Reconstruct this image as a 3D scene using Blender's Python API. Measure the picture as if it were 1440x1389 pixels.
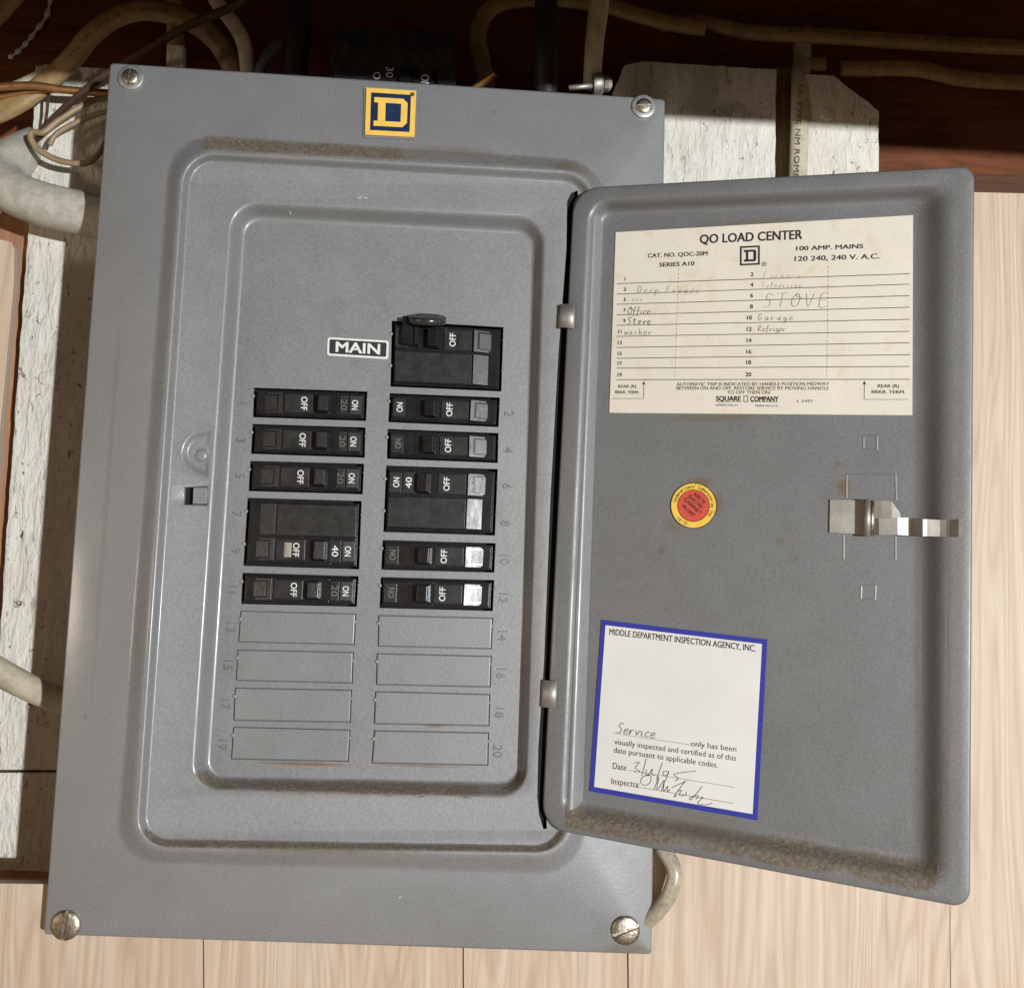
import bpy, bmesh, math, random
from mathutils import Vector, Matrix
from mathutils.geometry import tessellate_polygon
from mathutils import noise as mnoise
random.seed(7)
scn = bpy.context.scene
col = scn.collection
for o in list(bpy.data.objects): bpy.data.objects.remove(o)

# ---------------------------------------------------------------- camera
# working frame: X right, Y up, Z towards the viewer, metres; the cover's flat face is Z=0
CAM = Vector((0.2510, 0.2160, 0.6697)); EUL = (0.1005, -0.0448, 0.0353); FPX = 1450.0
def _rot(a, b, c):
    return Matrix.Rotation(c, 3, 'Z') @ Matrix.Rotation(b, 3, 'Y') @ Matrix.Rotation(a, 3, 'X')
RC = _rot(*EUL)
TOB = Matrix.Rotation(math.radians(90), 3, 'X')          # working frame -> Blender (Z up)
def B(p): return TOB @ Vector(p)
cd = bpy.data.cameras.new('camera'); cam = bpy.data.objects.new('camera', cd); col.objects.link(cam)
cd.sensor_width = 36; cd.lens = FPX / 1440 * 36; cd.clip_start = .01; cd.clip_end = 50
cam.matrix_world = Matrix.Translation(B(CAM)) @ (TOB @ RC).to_4x4()
scn.camera = cam
# ---------------------------------------------------------------- world and lamps
w = bpy.data.worlds.new('World'); scn.world = w; w.use_nodes = True
bg = w.node_tree.nodes['Background']; bg.inputs[0].default_value = (1, .72, .48, 1); bg.inputs[1].default_value = 0.27
def lamp(name, kind, pos, aim, power, size, color):
    ld = bpy.data.lights.new(name, kind); lo = bpy.data.objects.new(name, ld); col.objects.link(lo)
    ld.energy = power; ld.color = color
    if kind == 'AREA': ld.shape = 'DISK'; ld.size = size
    p, a = B(pos), B(aim)
    lo.location = p; lo.rotation_euler = (a - p).to_track_quat('-Z', 'Y').to_euler()
    return lo
lamp('phone_torch', 'AREA', (1.28, 0.15, 2.0), (.3, .25, 0), 65, 0.05, (.955, .985, 1))
lamp('warm_fill', 'AREA', (-1.75, 0.16, 1.45), (0, .25, -.05), 7, 0.25, (1, .82, .64))  # added warm fill without a visible source, lifts the shaded strip at left
scn.view_settings.view_transform = 'Standard'; scn.view_settings.look = 'None'
scn.view_settings.exposure = 0.0; scn.view_settings.gamma = 1
scn.render.resolution_x = 1024; scn.render.resolution_y = 987

# ---------------------------------------------------------------- helpers
def ray(px, py):
    return RC @ Vector(((px - 720) / FPX, -(py - 694.5) / FPX, -1))
def at(px, py, z=0.0):
    d = ray(px, py); return CAM + d * ((z - CAM.z) / d.z)
TH = math.radians(21.5)
DD = Vector((math.cos(TH), 0, math.sin(TH))); DN = Vector((-math.sin(TH), 0, math.cos(TH))); DP = Vector((.306, 0, .003))
def atd(px, py, h=0.0):                                   # on the open door's plane, h above it
    d = ray(px, py); return CAM + d * (((DP - CAM).dot(DN) + h) / d.dot(DN))

def link(name, me, mats, parent=None, smooth=False):
    for m in (mats if isinstance(mats, (list, tuple)) else [mats]): me.materials.append(m)
    if smooth:
        for p in me.polygons: p.use_smooth = True
    o = bpy.data.objects.new(name, me); col.objects.link(o)
    if parent: o.parent = parent
    return o
def tag(o, label=None, cat=None, group=None, kind=None):
    if label: o['label'] = label
    if cat: o['category'] = cat
    if group: o['group'] = group
    if kind: o['kind'] = kind
    return o
class MB:
    def __init__(s): s.v = []; s.f = []; s.m = []; s.a = []
    def add(s, vs, fs, mi=0, at_=None):
        n = len(s.v); s.v += [Vector(v) for v in vs]; s.f += [tuple(i + n for i in f) for f in fs]; s.m += [mi] * len(fs)
        s.a += at_ if at_ else [0.0] * len(vs)
    def box8(s, c, mi=0):                                 # 8 corners: bottom ring then top ring
        s.add(c, [(3,2,1,0),(4,5,6,7),(0,1,5,4),(1,2,6,5),(2,3,7,6),(3,0,4,7)], mi)
    def mesh(s, name, merge=False, sharp=None):
        me = bpy.data.meshes.new(name); me.from_pydata([B(v) for v in s.v], [], s.f)
        for p, i in zip(me.polygons, s.m): p.material_index = i
        if any(s.a):
            at_ = me.attributes.new('dust', 'FLOAT', 'POINT'); at_.data.foreach_set('value', s.a)
        me.update(); return me
    def build(s, name, mats, parent=None, smooth=False, bevel=0, angle=None):
        me = s.mesh(name); o = link(name, me, mats, parent, smooth)
        bm = bmesh.new(); bm.from_mesh(me); bmesh.ops.recalc_face_normals(bm, faces=bm.faces) if angle != 'keep' else None
        bm.to_mesh(me); bm.free()
        if bevel:
            md = o.modifiers.new('bevel', 'BEVEL'); md.width = bevel; md.segments = 2; md.limit_method = 'ANGLE'; md.angle_limit = .6
            for p in me.polygons: p.use_smooth = True
            md.harden_normals = True
        return o
class Frame:
    """a quad TL,TR,BR,BL with a normal; pt(u right, v down, h out)"""
    def __init__(s, tl, tr, br, bl, n=None):
        s.c = [Vector(x) for x in (tl, tr, br, bl)]
        s.n = Vector(n) if n else ((s.c[3]-s.c[0]).cross(s.c[1]-s.c[0])).normalized()
        s.W = ((s.c[1]-s.c[0]).length + (s.c[2]-s.c[3]).length)/2; s.H = ((s.c[3]-s.c[0]).length + (s.c[2]-s.c[1]).length)/2
    def pt(s, u, v, h=0.0):
        a, b, c, d = s.c
        return a*(1-u)*(1-v) + b*u*(1-v) + c*u*v + d*(1-u)*v + s.n*h
    def flip(s): return Frame(s.c[2], s.c[3], s.c[0], s.c[1], s.n)
def fr(px, z=0.0): return Frame(*[at(x, y, z) for x, y in px], n=(0, 0, 1))
def frd(px, h=0.0): return Frame(*[atd(x, y, h) for x, y in px], n=DN)
def fbox(mb, F, u0, u1, v0, v1, h0, h1, mi=0, taper=0.0, tv=0.0, slope=0.0):
    t = taper
    c = [F.pt(u0, v0, h0), F.pt(u1, v0, h0), F.pt(u1, v1, h0), F.pt(u0, v1, h0),
         F.pt(u0+t, v0+tv, h1), F.pt(u1-t, v0+tv, h1+slope), F.pt(u1-t, v1-tv, h1+slope), F.pt(u0+t, v1-tv, h1)]
    mb.box8(c, mi)
def tube(mb, pts, r, n=10, mi=0, flat=1.0, side=None, cap=True, samples=8):
    """swept tube along a smooth curve through pts (working frame); r a number or one per point"""
    rs = r if isinstance(r, (list, tuple)) else [r]*len(pts)
    P = []; R = []
    q = [pts[0]] + list(pts) + [pts[-1]]; qr = [rs[0]] + list(rs) + [rs[-1]]
    for i in range(1, len(q)-2):
        for k in range(samples):
            t = k/samples; a, b, c, d = q[i-1], q[i], q[i+1], q[i+2]
            P.append(.5*((2*b)+(c-a)*t+(2*a-5*b+4*c-d)*t*t+(3*b-a-3*c+d)*t**3)); R.append(qr[i]*(1-t)+qr[i+1]*t)
    P.append(Vector(pts[-1])); R.append(rs[-1])
    vs = []; fs = []
    sd = Vector(side) if side else Vector((0, 0, 1)); 
    for i, p in enumerate(P):
        tg = (P[min(i+1, len(P)-1)] - P[max(i-1, 0)]).normalized()
        b = tg.cross(sd)
        if b.length < .05: b = tg.cross(Vector((1, 0, 0)))
        b.normalize(); nrm = b.cross(tg).normalized()
        for k in range(n):
            a = 2*math.pi*k/n
            vs.append(p + b*math.cos(a)*R[i] + nrm*math.sin(a)*R[i]*flat)
    for i in range(len(P)-1):
        for k in range(n):
            fs.append((i*n+k, i*n+(k+1) % n, (i+1)*n+(k+1) % n, (i+1)*n+k))
    if cap: fs.append(tuple(range(n-1, -1, -1))); fs.append(tuple((len(P)-1)*n+k for k in range(n)))
    mb.add(vs, fs, mi)
def lathe(mb, c, ax, xv, prof, n=28, mi=0, cap=True):
    """prof: list of (radius, height) from rim to centre, about axis ax at c"""
    ax = Vector(ax).normalized(); xv = Vector(xv).normalized(); yv = ax.cross(xv)
    vs = []; fs = []
    for (r, h) in prof:
        for k in range(n):
            a = 2*math.pi*k/n; vs.append(c + xv*math.cos(a)*r + yv*math.sin(a)*r + ax*h)
    for i in range(len(prof)-1):
        for k in range(n): fs.append((i*n+k, i*n+(k+1) % n, (i+1)*n+(k+1) % n, (i+1)*n+k))
    if cap: fs.append(tuple((len(prof)-1)*n+k for k in range(n)))
    mb.add(vs, fs, mi)
_tc = {}; _cap = []
def glyphs(s, bold=0.0, spacing=1.0):
    """flat outline of a line of text, cap height 1, centred at 0: verts, faces, width"""
    key = (s, bold, spacing)
    if key in _tc: return _tc[key]
    cu = bpy.data.curves.new('t', 'FONT'); cu.body = s; cu.size = 1.0; cu.space_character = spacing; cu.resolution_u = 3
    if not _cap:
        cu.body = 'H'; o_ = bpy.data.objects.new('t', cu); m_ = bpy.data.meshes.new_from_object(o_); _cap.append(max(v.co.y for v in m_.vertices)); bpy.data.objects.remove(o_); cu.body = s; print('cap', _cap)
    ob = bpy.data.objects.new('t', cu); me = bpy.data.meshes.new_from_object(ob)
    vs = [(v.co.x, v.co.y) for v in me.vertices]; fs = [tuple(p.vertices) for p in me.polygons]
    bpy.data.objects.remove(ob); bpy.data.meshes.remove(me); bpy.data.curves.remove(cu)
    x0 = min(v[0] for v in vs); x1 = max(v[0] for v in vs); ch = _cap[0]
    vs = [((x-(x0+x1)/2)/ch, y/ch-.5) for x, y in vs]
    if bold > 0:                                          # heavier strokes: the outline struck again beside itself
        bv, bf = [], []
        for i, (dx, dy) in enumerate(((-1, -.6), (1, -.6), (-1, .6), (1, .6), (0, 0))):
            bf += [tuple(j+len(bv) for j in f) for f in fs]; bv += [(x+dx*bold*1.6, y+dy*bold*1.6) for x, y in vs]
        vs, fs = bv, bf
    _tc[key] = (vs, fs, (x1-x0)/ch); return _tc[key]
def text(mb, s, F, u, v, size, width=None, ang=0, h=.0002, bold=0.0, mi=0, spacing=1.0, warp=None, depth=0):
    """text on a frame; u,v centre in frame units; size = cap height in metres; width forces the length; ang clockwise"""
    vs, fs, W = glyphs(s, bold, spacing)
    sx = (width / W) if width else size
    ca, sa = math.cos(math.radians(ang)), math.sin(math.radians(ang)); out = []
    for x, y in vs:
        X, Y = x*sx, -y*size
        X, Y = X*ca - Y*sa, X*sa + Y*ca
        out.append(F.pt(u + X/F.W, v + Y/F.H, h + (len(out)*5//max(1, len(vs)))*.000012))
    if depth:
        n = len(out); low = [p - F.n*depth for p in out]
        edges = {}
        for f in fs:
            for a, b in zip(f, f[1:]+f[:1]): edges[(a, b)] = 1
        side = [(a, b, b+n, a+n) for (a, b) in edges if (b, a) not in edges]
        mb.add(out+low, fs+side, mi)
    else: mb.add(out, fs, mi)
def ribbon(mb, pts, wd, F, h=.0002, mi=0, closed=False):
    """thin flat line through pts given in frame u,v"""
    P = [F.pt(a, b, h) for a, b in pts]; vs = []; fs = []
    for i, p in enumerate(P):
        t = (P[min(i+1, len(P)-1)] - P[max(i-1, 0)])
        if t.length < 1e-9: t = Vector((1, 0, 0))
        n = F.n.cross(t.normalized())*wd/2; vs += [p-n, p+n]
    for i in range(len(P)-1): fs.append((2*i, 2*i+1, 2*i+3, 2*i+2))
    mb.add(vs, fs, mi)
def smoothline(pts, k=5):
    q = [Vector(p+(0,)) for p in pts]; q = [q[0]]+q+[q[-1]]; out = []
    for i in range(1, len(q)-2):
        for j in range(k):
            t = j/k; a, b, c, d = q[i-1], q[i], q[i+1], q[i+2]
            r = .5*((2*b)+(c-a)*t+(2*a-5*b+4*c-d)*t*t+(3*b-a-3*c+d)*t**3); out.append((r.x, r.y))
    out.append((q[-1].x, q[-1].y)); return out

# rounded quads drawn as seen, each point then set at its real depth
def rquad(q, r, ns=44, na=10):
    q = [Vector(p) for p in q]; out = []
    rs = r if isinstance(r, (list, tuple)) else [r]*4
    arcs = []
    for i in range(4):
        p, a, b = q[i], q[i-1], q[(i+1) % 4]
        da = (a-p).normalized(); db = (b-p).normalized(); R = rs[i]
        s, e = p+da*R, p+db*R; arc = []
        for k in range(na+1):
            t = k/na*math.pi/2
            arc.append(p + (da*R)*(1-math.sin(t)) + (db*R)*(1-math.cos(t)))
        arcs.append(arc)
    for i in range(4):
        out += arcs[i]; a, b = arcs[i][-1], arcs[(i+1) % 4][0]
        for k in range(1, ns): out.append(a.lerp(b, k/ns))
    return out
def lerpq(qa, ra, qb, rb, t):
    ra = ra if isinstance(ra, (list, tuple)) else [ra]*4; rb = rb if isinstance(rb, (list, tuple)) else [rb]*4
    return [Vector(a).lerp(Vector(b), t) for a, b in zip(qa, qb)], [x*(1-t)+y*t for x, y in zip(ra, rb)]
def ringmesh(mb, loops, mi=0, dust=None, cap=False):
    n = len(loops[0]); vs = []; fs = []; da = []
    for li, L in enumerate(loops):
        vs += L; da += (dust[li] if dust else [0.0]*n)
    for i in range(len(loops)-1):
        for k in range(n): fs.append((i*n+k, (i+1)*n+k, (i+1)*n+(k+1) % n, i*n+(k+1) % n))
    if cap: fs.append(tuple((len(loops)-1)*n+k for k in range(n)))
    mb.add(vs, fs, mi, da)
def sstep(t): t = max(0, min(1, t)); return t*t*(3-2*t)
def ramp(t, f=.22):                                       # straight slope with round fillets at both ends
    a = f; k = 1/(1-a)
    if t < a: return k*t*t/(2*a)
    if t > 1-a: return 1 - k*(1-t)**2/(2*a)
    return k*(t-a/2)

# ---------------------------------------------------------------- materials
def mat(name):
    m = bpy.data.materials.new(name); m.use_nodes = True; nt = m.node_tree; return m, nt, nt.nodes['Principled BSDF']
def N(nt, t, **kw):
    n = nt.nodes.new(t)
    for k, v in kw.items():
        if k in n.inputs: n.inputs[k].default_value = v
        else: setattr(n, k, v)
    return n
def coords(nt, scale=(1, 1, 1), rot=(0, 0, 0)):
    tc = N(nt, 'ShaderNodeTexCoord'); mp = N(nt, 'ShaderNodeMapping'); mp.inputs['Scale'].default_value = scale; mp.inputs['Rotation'].default_value = rot
    nt.links.new(tc.outputs['Object'], mp.inputs['Vector']); return mp.outputs['Vector']
def noise(nt, vec, scale, detail=4, rough=.6, dist=0):
    n = N(nt, 'ShaderNodeTexNoise'); n.inputs['Scale'].default_value = scale; n.inputs['Detail'].default_value = detail
    n.inputs['Roughness'].default_value = rough; n.inputs['Distortion'].default_value = dist
    nt.links.new(vec, n.inputs['Vector']); return n.outputs['Fac']
def ramp_n(nt, fac, stops):
    r = N(nt, 'ShaderNodeValToRGB'); e = r.color_ramp.elements
    while len(e) < len(stops): e.new(.5)
    for el, (p, c) in zip(e, stops): el.position = p; el.color = (c if len(c) == 4 else (*c, 1)) if isinstance(c, tuple) else (c, c, c, 1)
    nt.links.new(fac, r.inputs['Fac']); return r.outputs['Color']
def mix(nt, f, a, b, mode='MIX'):
    m = N(nt, 'ShaderNodeMix', data_type='RGBA', blend_type=mode)
    for sock, val in ((m.inputs[0], f), (m.inputs[6], a), (m.inputs[7], b)):
        if hasattr(val, 'links') or isinstance(val, bpy.types.NodeSocket): nt.links.new(val, sock)
        elif isinstance(val, (int, float)) : sock.default_value = val
        else: sock.default_value = (*val, 1) if len(val) == 3 else val
    return m.outputs[2]
def math_n(nt, op, a, b=None, clamp=False):
    m = N(nt, 'ShaderNodeMath', operation=op); m.use_clamp = clamp
    for i, val in enumerate((a, b)):
        if val is None: continue
        if isinstance(val, bpy.types.NodeSocket): nt.links.new(val, m.inputs[i])
        else: m.inputs[i].default_value = val
    return m.outputs[0]
def bump(nt, bs, height, strength=.3, dist=.001):
    b = N(nt, 'ShaderNodeBump'); b.inputs['Strength'].default_value = strength; b.inputs['Distance'].default_value = dist
    nt.links.new(height, b.inputs['Height']); nt.links.new(b.outputs['Normal'], bs.inputs['Normal'])

def paint_mat(name, base, rough=.36, stains=(), coat=.3):
    m, nt, bs = mat(name); v = coords(nt)
    big = ramp_n(nt, noise(nt, v, 9, 5), [(.3, tuple(c*.88 for c in base)), (.7, tuple(c*1.10 for c in base))])
    grit = noise(nt, v, 900, 2, .7)
    c1 = mix(nt, .30, big, ramp_n(nt, grit, [(.35, tuple(c*.55 for c in base)), (.65, tuple(c*1.5 for c in base))]))
    # tiny rust freckles and scuffs
    sp = ramp_n(nt, noise(nt, v, 95, 3, .5), [(.73, 0.0), (.77, 1.0)])
    c2 = mix(nt, math_n(nt, 'MULTIPLY', sp, .45), c1, (.12, .085, .05))
    tcs = N(nt, 'ShaderNodeTexCoord'); sn = noise(nt, v, 170, 6, .8)
    for (pos, rx, rz, amt, colr) in stains:               # rust and handling marks, each where it sits on the sheet
        df = N(nt, 'ShaderNodeVectorMath', operation='SUBTRACT'); nt.links.new(tcs.outputs['Object'], df.inputs[0]); df.inputs[1].default_value = B(pos)
        dv_ = N(nt, 'ShaderNodeVectorMath', operation='MULTIPLY'); nt.links.new(df.outputs[0], dv_.inputs[0]); dv_.inputs[1].default_value = (1/rx, 30, 1/rz)
        ln = N(nt, 'ShaderNodeVectorMath', operation='LENGTH'); nt.links.new(dv_.outputs[0], ln.inputs[0])
        fo = math_n(nt, 'SUBTRACT', 1.0, ln.outputs['Value'], True)
        k_ = ramp_n(nt, math_n(nt, 'MULTIPLY', fo, math_n(nt, 'MULTIPLY', sn, 2.0)), [(.22, 0.0), (.75, 1.0)])
        c2 = mix(nt, math_n(nt, 'MULTIPLY', k_, amt), c2, colr)
    at_ = N(nt, 'ShaderNodeAttribute', attribute_name='dust')
    dn = noise(nt, v, 34, 12, .80, .2); dn2 = noise(nt, v, 420, 5, .8)
    dsum = math_n(nt, 'ADD', at_.outputs['Fac'], math_n(nt, 'MULTIPLY', math_n(nt, 'SUBTRACT', dn, .5), 1.5))
    dmask = math_n(nt, 'MULTIPLY', ramp_n(nt, dsum, [(.34, 0.0), (.78, 1.0)]), math_n(nt, 'GREATER_THAN', at_.outputs['Fac'], .02))
    dcol = ramp_n(nt, dn2, [(.3, (.052, .038, .022)), (.5, (.12, .093, .062)), (.72, (.25, .21, .155))])
    c3 = mix(nt, math_n(nt, 'MULTIPLY', dmask, .92), c2, dcol)
    nt.links.new(c3, bs.inputs['Base Color'])
    r = mix(nt, dmask, ramp_n(nt, noise(nt, v, 40, 4), [(.3, rough*.85), (.7, rough*1.2)]), (.95, .95, .95))
    nt.links.new(r, bs.inputs['Roughness'])
    hgt = math_n(nt, 'ADD', math_n(nt, 'MULTIPLY', noise(nt, v, 420, 3, .6), .35), math_n(nt, 'MULTIPLY', math_n(nt, 'MULTIPLY', dmask, dn2), 2.0))
    bump(nt, bs, hgt, .5, .0006)
    bs.inputs['Specular IOR Level'].default_value = .9; bs.inputs['Coat Weight'].default_value = coat; bs.inputs['Coat Roughness'].default_value = .17
    return m
RUST = (.13, .075, .035); MUD = (.12, .095, .06)
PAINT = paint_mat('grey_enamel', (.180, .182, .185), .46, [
    (at(1180, 300, 0), .001, .001, 0, RUST), (at(792, 716, 0), .004, .006, .8, RUST), (at(640, 213, 0), .045, .006, .5, MUD), (at(797, 240, 0), .020, .009, .8, MUD),
    (at(340, 204, 0), .045, .0045, .8, RUST), (at(470, 209, 0), .05, .004, .6, MUD), (at(610, 1020, -.01), .012, .0022, 1, RUST), (at(430, 1074, -.01), .05, .0018, .9, RUST), (at(600, 1077, -.01), .05, .0015, .8, RUST),
    (at(450, 1191, 0), .11, .0035, .8, MUD), (at(480, 1108, -.006), .09, .005, .6, MUD), (at(300, 95, 0), .03, .004, .6, RUST), (at(880, 1335, 0), .03, .006, .5, MUD), (at(560, 1332, 0), .15, .003, .4, MUD), (at(150, 700, 0), .003, .2, .3, MUD), (at(700, 720, -.01), .006, .02, .25, MUD)])
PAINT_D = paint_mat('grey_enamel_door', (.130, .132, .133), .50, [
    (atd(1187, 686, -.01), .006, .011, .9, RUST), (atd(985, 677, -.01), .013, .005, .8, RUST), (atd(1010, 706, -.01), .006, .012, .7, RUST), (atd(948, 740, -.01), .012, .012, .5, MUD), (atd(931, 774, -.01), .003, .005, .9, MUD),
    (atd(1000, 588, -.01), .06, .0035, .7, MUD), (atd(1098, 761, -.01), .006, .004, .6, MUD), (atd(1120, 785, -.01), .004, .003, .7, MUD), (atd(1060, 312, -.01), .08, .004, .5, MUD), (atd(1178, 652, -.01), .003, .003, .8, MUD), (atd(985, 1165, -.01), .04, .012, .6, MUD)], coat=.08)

def simple(name, c, rough=.5, metal=0, nscale=0, namt=.2, bumps=0, bscale=300, spec=.5):
    m, nt, bs = mat(name); bs.inputs['Roughness'].default_value = rough; bs.inputs['Metallic'].default_value = metal
    bs.inputs['Specular IOR Level'].default_value = spec
    v = coords(nt)
    if nscale:
        c_ = ramp_n(nt, noise(nt, v, nscale, 6, .65), [(.3, tuple(x*(1-namt) for x in c)), (.7, tuple(min(1, x*(1+namt)) for x in c))])
        nt.links.new(c_, bs.inputs['Base Color'])
    else: bs.inputs['Base Color'].default_value = (*c, 1)
    if bumps: bump(nt, bs, noise(nt, v, bscale, 4), bumps, .0005)
    return m
BLACK = simple('black_plastic', (.012, .012, .013), .22, nscale=160, namt=.4, bumps=.15, bscale=500)
BLACK2 = simple('worn_black_plastic', (.026, .026, .026), .27, nscale=120, namt=.45, bumps=.2, bscale=400)
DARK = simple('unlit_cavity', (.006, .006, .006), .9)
def glossy_face():
    m, nt, bs = mat('scuffed_glossy_plastic'); v = coords(nt)
    bs.inputs['Base Color'].default_value = (.03, .03, .032, 1); bs.inputs['Specular IOR Level'].default_value = .48
    nt.links.new(ramp_n(nt, noise(nt, coords(nt, (1, 1, .3)), 260, 6, .75), [(.3, .22), (.7, .62)]), bs.inputs['Roughness'])
    bs.inputs['Coat Weight'].default_value = .35; bs.inputs['Coat Roughness'].default_value = .3
    bump(nt, bs, noise(nt, v, 300, 4), .15, .0004); return m
GLOSS = glossy_face()
WHITE_INK = simple('white_ink', (.66, .66, .63), .5, nscale=300, namt=.12)
GREY_INK = simple('worn_grey_ink', (.13, .12, .10), .5, nscale=300, namt=.2)
BLACK_INK = simple('black_ink', (.015, .014, .016), .6)
FAINT_INK = simple('faded_ink', (.30, .275, .24), .8)
PENCIL = simple('pencil', (.24, .225, .21), .8)
FAINT_PENCIL = simple('faint_pencil', (.38, .355, .32), .8)
YELLOW = simple('yellow_enamel', (.78, .50, .10), .4, nscale=150, namt=.1)
NAVY = simple('navy_enamel', (.012, .026, .075), .35, nscale=200, namt=.25)
BLUE = simple('blue_print', (.022, .030, .27), .5)
RED = simple('red_print', (.55, .075, .045), .5, nscale=200, namt=.2)
YEL_P = simple('yellow_print', (.76, .50, .07), .5, nscale=200, namt=.1)
STEEL = simple('plated_steel', (.40, .385, .35), .55, .8, nscale=60, namt=.22, bumps=.2)
RUSTY = simple('tarnished_steel', (.36, .32, .26), .42, 1, nscale=500, namt=.5, bumps=.4, bscale=700)
def paper(name, base, spots):
    m, nt, bs = mat(name); v = coords(nt)
    a = ramp_n(nt, noise(nt, v, 28, 8, .7), [(.35, tuple(c*.93 for c in base)), (.62, base)])
    s = ramp_n(nt, noise(nt, v, 55, 9, .8), [(.53, 0.0), (.70, 1.0)])
    s2 = ramp_n(nt, noise(nt, coords(nt, (3, 1, 1)), 130, 4, .8), [(.62, 0.0), (.72, 1.0)])
    c = mix(nt, math_n(nt, 'MULTIPLY', s, spots), a, (.60, .47, .30))
    c = mix(nt, math_n(nt, 'MULTIPLY', s2, spots*.6), c, (.42, .34, .24))
    nt.links.new(c, bs.inputs['Base Color']); bs.inputs['Roughness'].default_value = .75; bump(nt, bs, noise(nt, v, 60, 5), .2, .0005); return m
CARD = paper('aged_card', (.66, .61, .52), .95)
STICKER = paper('sticker_paper', (.66, .65, .62), .07)

def board_mat(name, paintc, wood, cover=.62):
    """rough-sawn timber, brushed with paint"""
    m, nt, bs = mat(name); v = coords(nt); vs = coords(nt, (1, 1, .35))
    ridge = noise(nt, coords(nt, (1, 1, .28), (0, .12, 0)), 120, 6, .62, .5)
    fine = noise(nt, vs, 330, 5, .7)
    hgt = math_n(nt, 'ADD', ridge, math_n(nt, 'MULTIPLY', fine, .35))
    pc = ramp_n(nt, ridge, [(.30, tuple(c*.86 for c in paintc)), (.55, paintc)])
    wc = ramp_n(nt, noise(nt, coords(nt, (1, 1, .1)), 60, 6), [(.3, tuple(c*.6 for c in wood)), (.7, wood)])
    chip = ramp_n(nt, noise(nt, coords(nt, (1, 1, .6), (0, .6, 0)), 150, 4, .75, .8), [(cover, 0.0), (cover+.035, 1.0)])
    c = mix(nt, chip, pc, wc)
    fl = ramp_n(nt, noise(nt, coords(nt, (1, 1, .30), (0, .25, 0)), 270, 3, .6, .4), [(.63, 0.0), (.68, 1.0)])
    c = mix(nt, math_n(nt, 'MULTIPLY', fl, .6), c, tuple(x*.32 for x in paintc))
    tn = ramp_n(nt, noise(nt, coords(nt), 22, 5, .7), [(.45, 0.0), (.75, 1.0)])
    c = mix(nt, math_n(nt, 'MULTIPLY', tn, .35), c, (.50, .40, .28))
    nt.links.new(c, bs.inputs['Base Color']); bs.inputs['Roughness'].default_value = .8
    bump(nt, bs, hgt, 1.0, .0042); return m
WBOARD = board_mat('white_painted_timber', (.78, .75, .67), (.16, .10, .06), .635)
def timber(name, c, scale=(1, 1, .06), dark=.35, b=.6, gloss=.75):
    m, nt, bs = mat(name)
    a = noise(nt, coords(nt, scale), 130, 8, .65, .4); k = noise(nt, coords(nt), 14, 5)
    cc = ramp_n(nt, a, [(.28, tuple(x*dark for x in c)), (.5, c), (.75, tuple(min(1, x*1.5) for x in c))])
    cc = mix(nt, .5, cc, mix(nt, k, tuple(x*.6 for x in c), tuple(x*1.3 for x in c)))
    nt.links.new(cc, bs.inputs['Base Color']); bs.inputs['Roughness'].default_value = gloss; bs.inputs['Specular IOR Level'].default_value = .15; bump(nt, bs, a, b, .002); return m
REDWOOD = timber('red_brown_timber', (.165, .058, .026), (.14, 1, 1), dark=.22, b=1.0)
BACKWOOD = timber('brown_timber', (.24, .135, .075), (1, 1, .05))
RAW = timber('raw_timber', (.30, .19, .11), (1, 1, .05))
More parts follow.
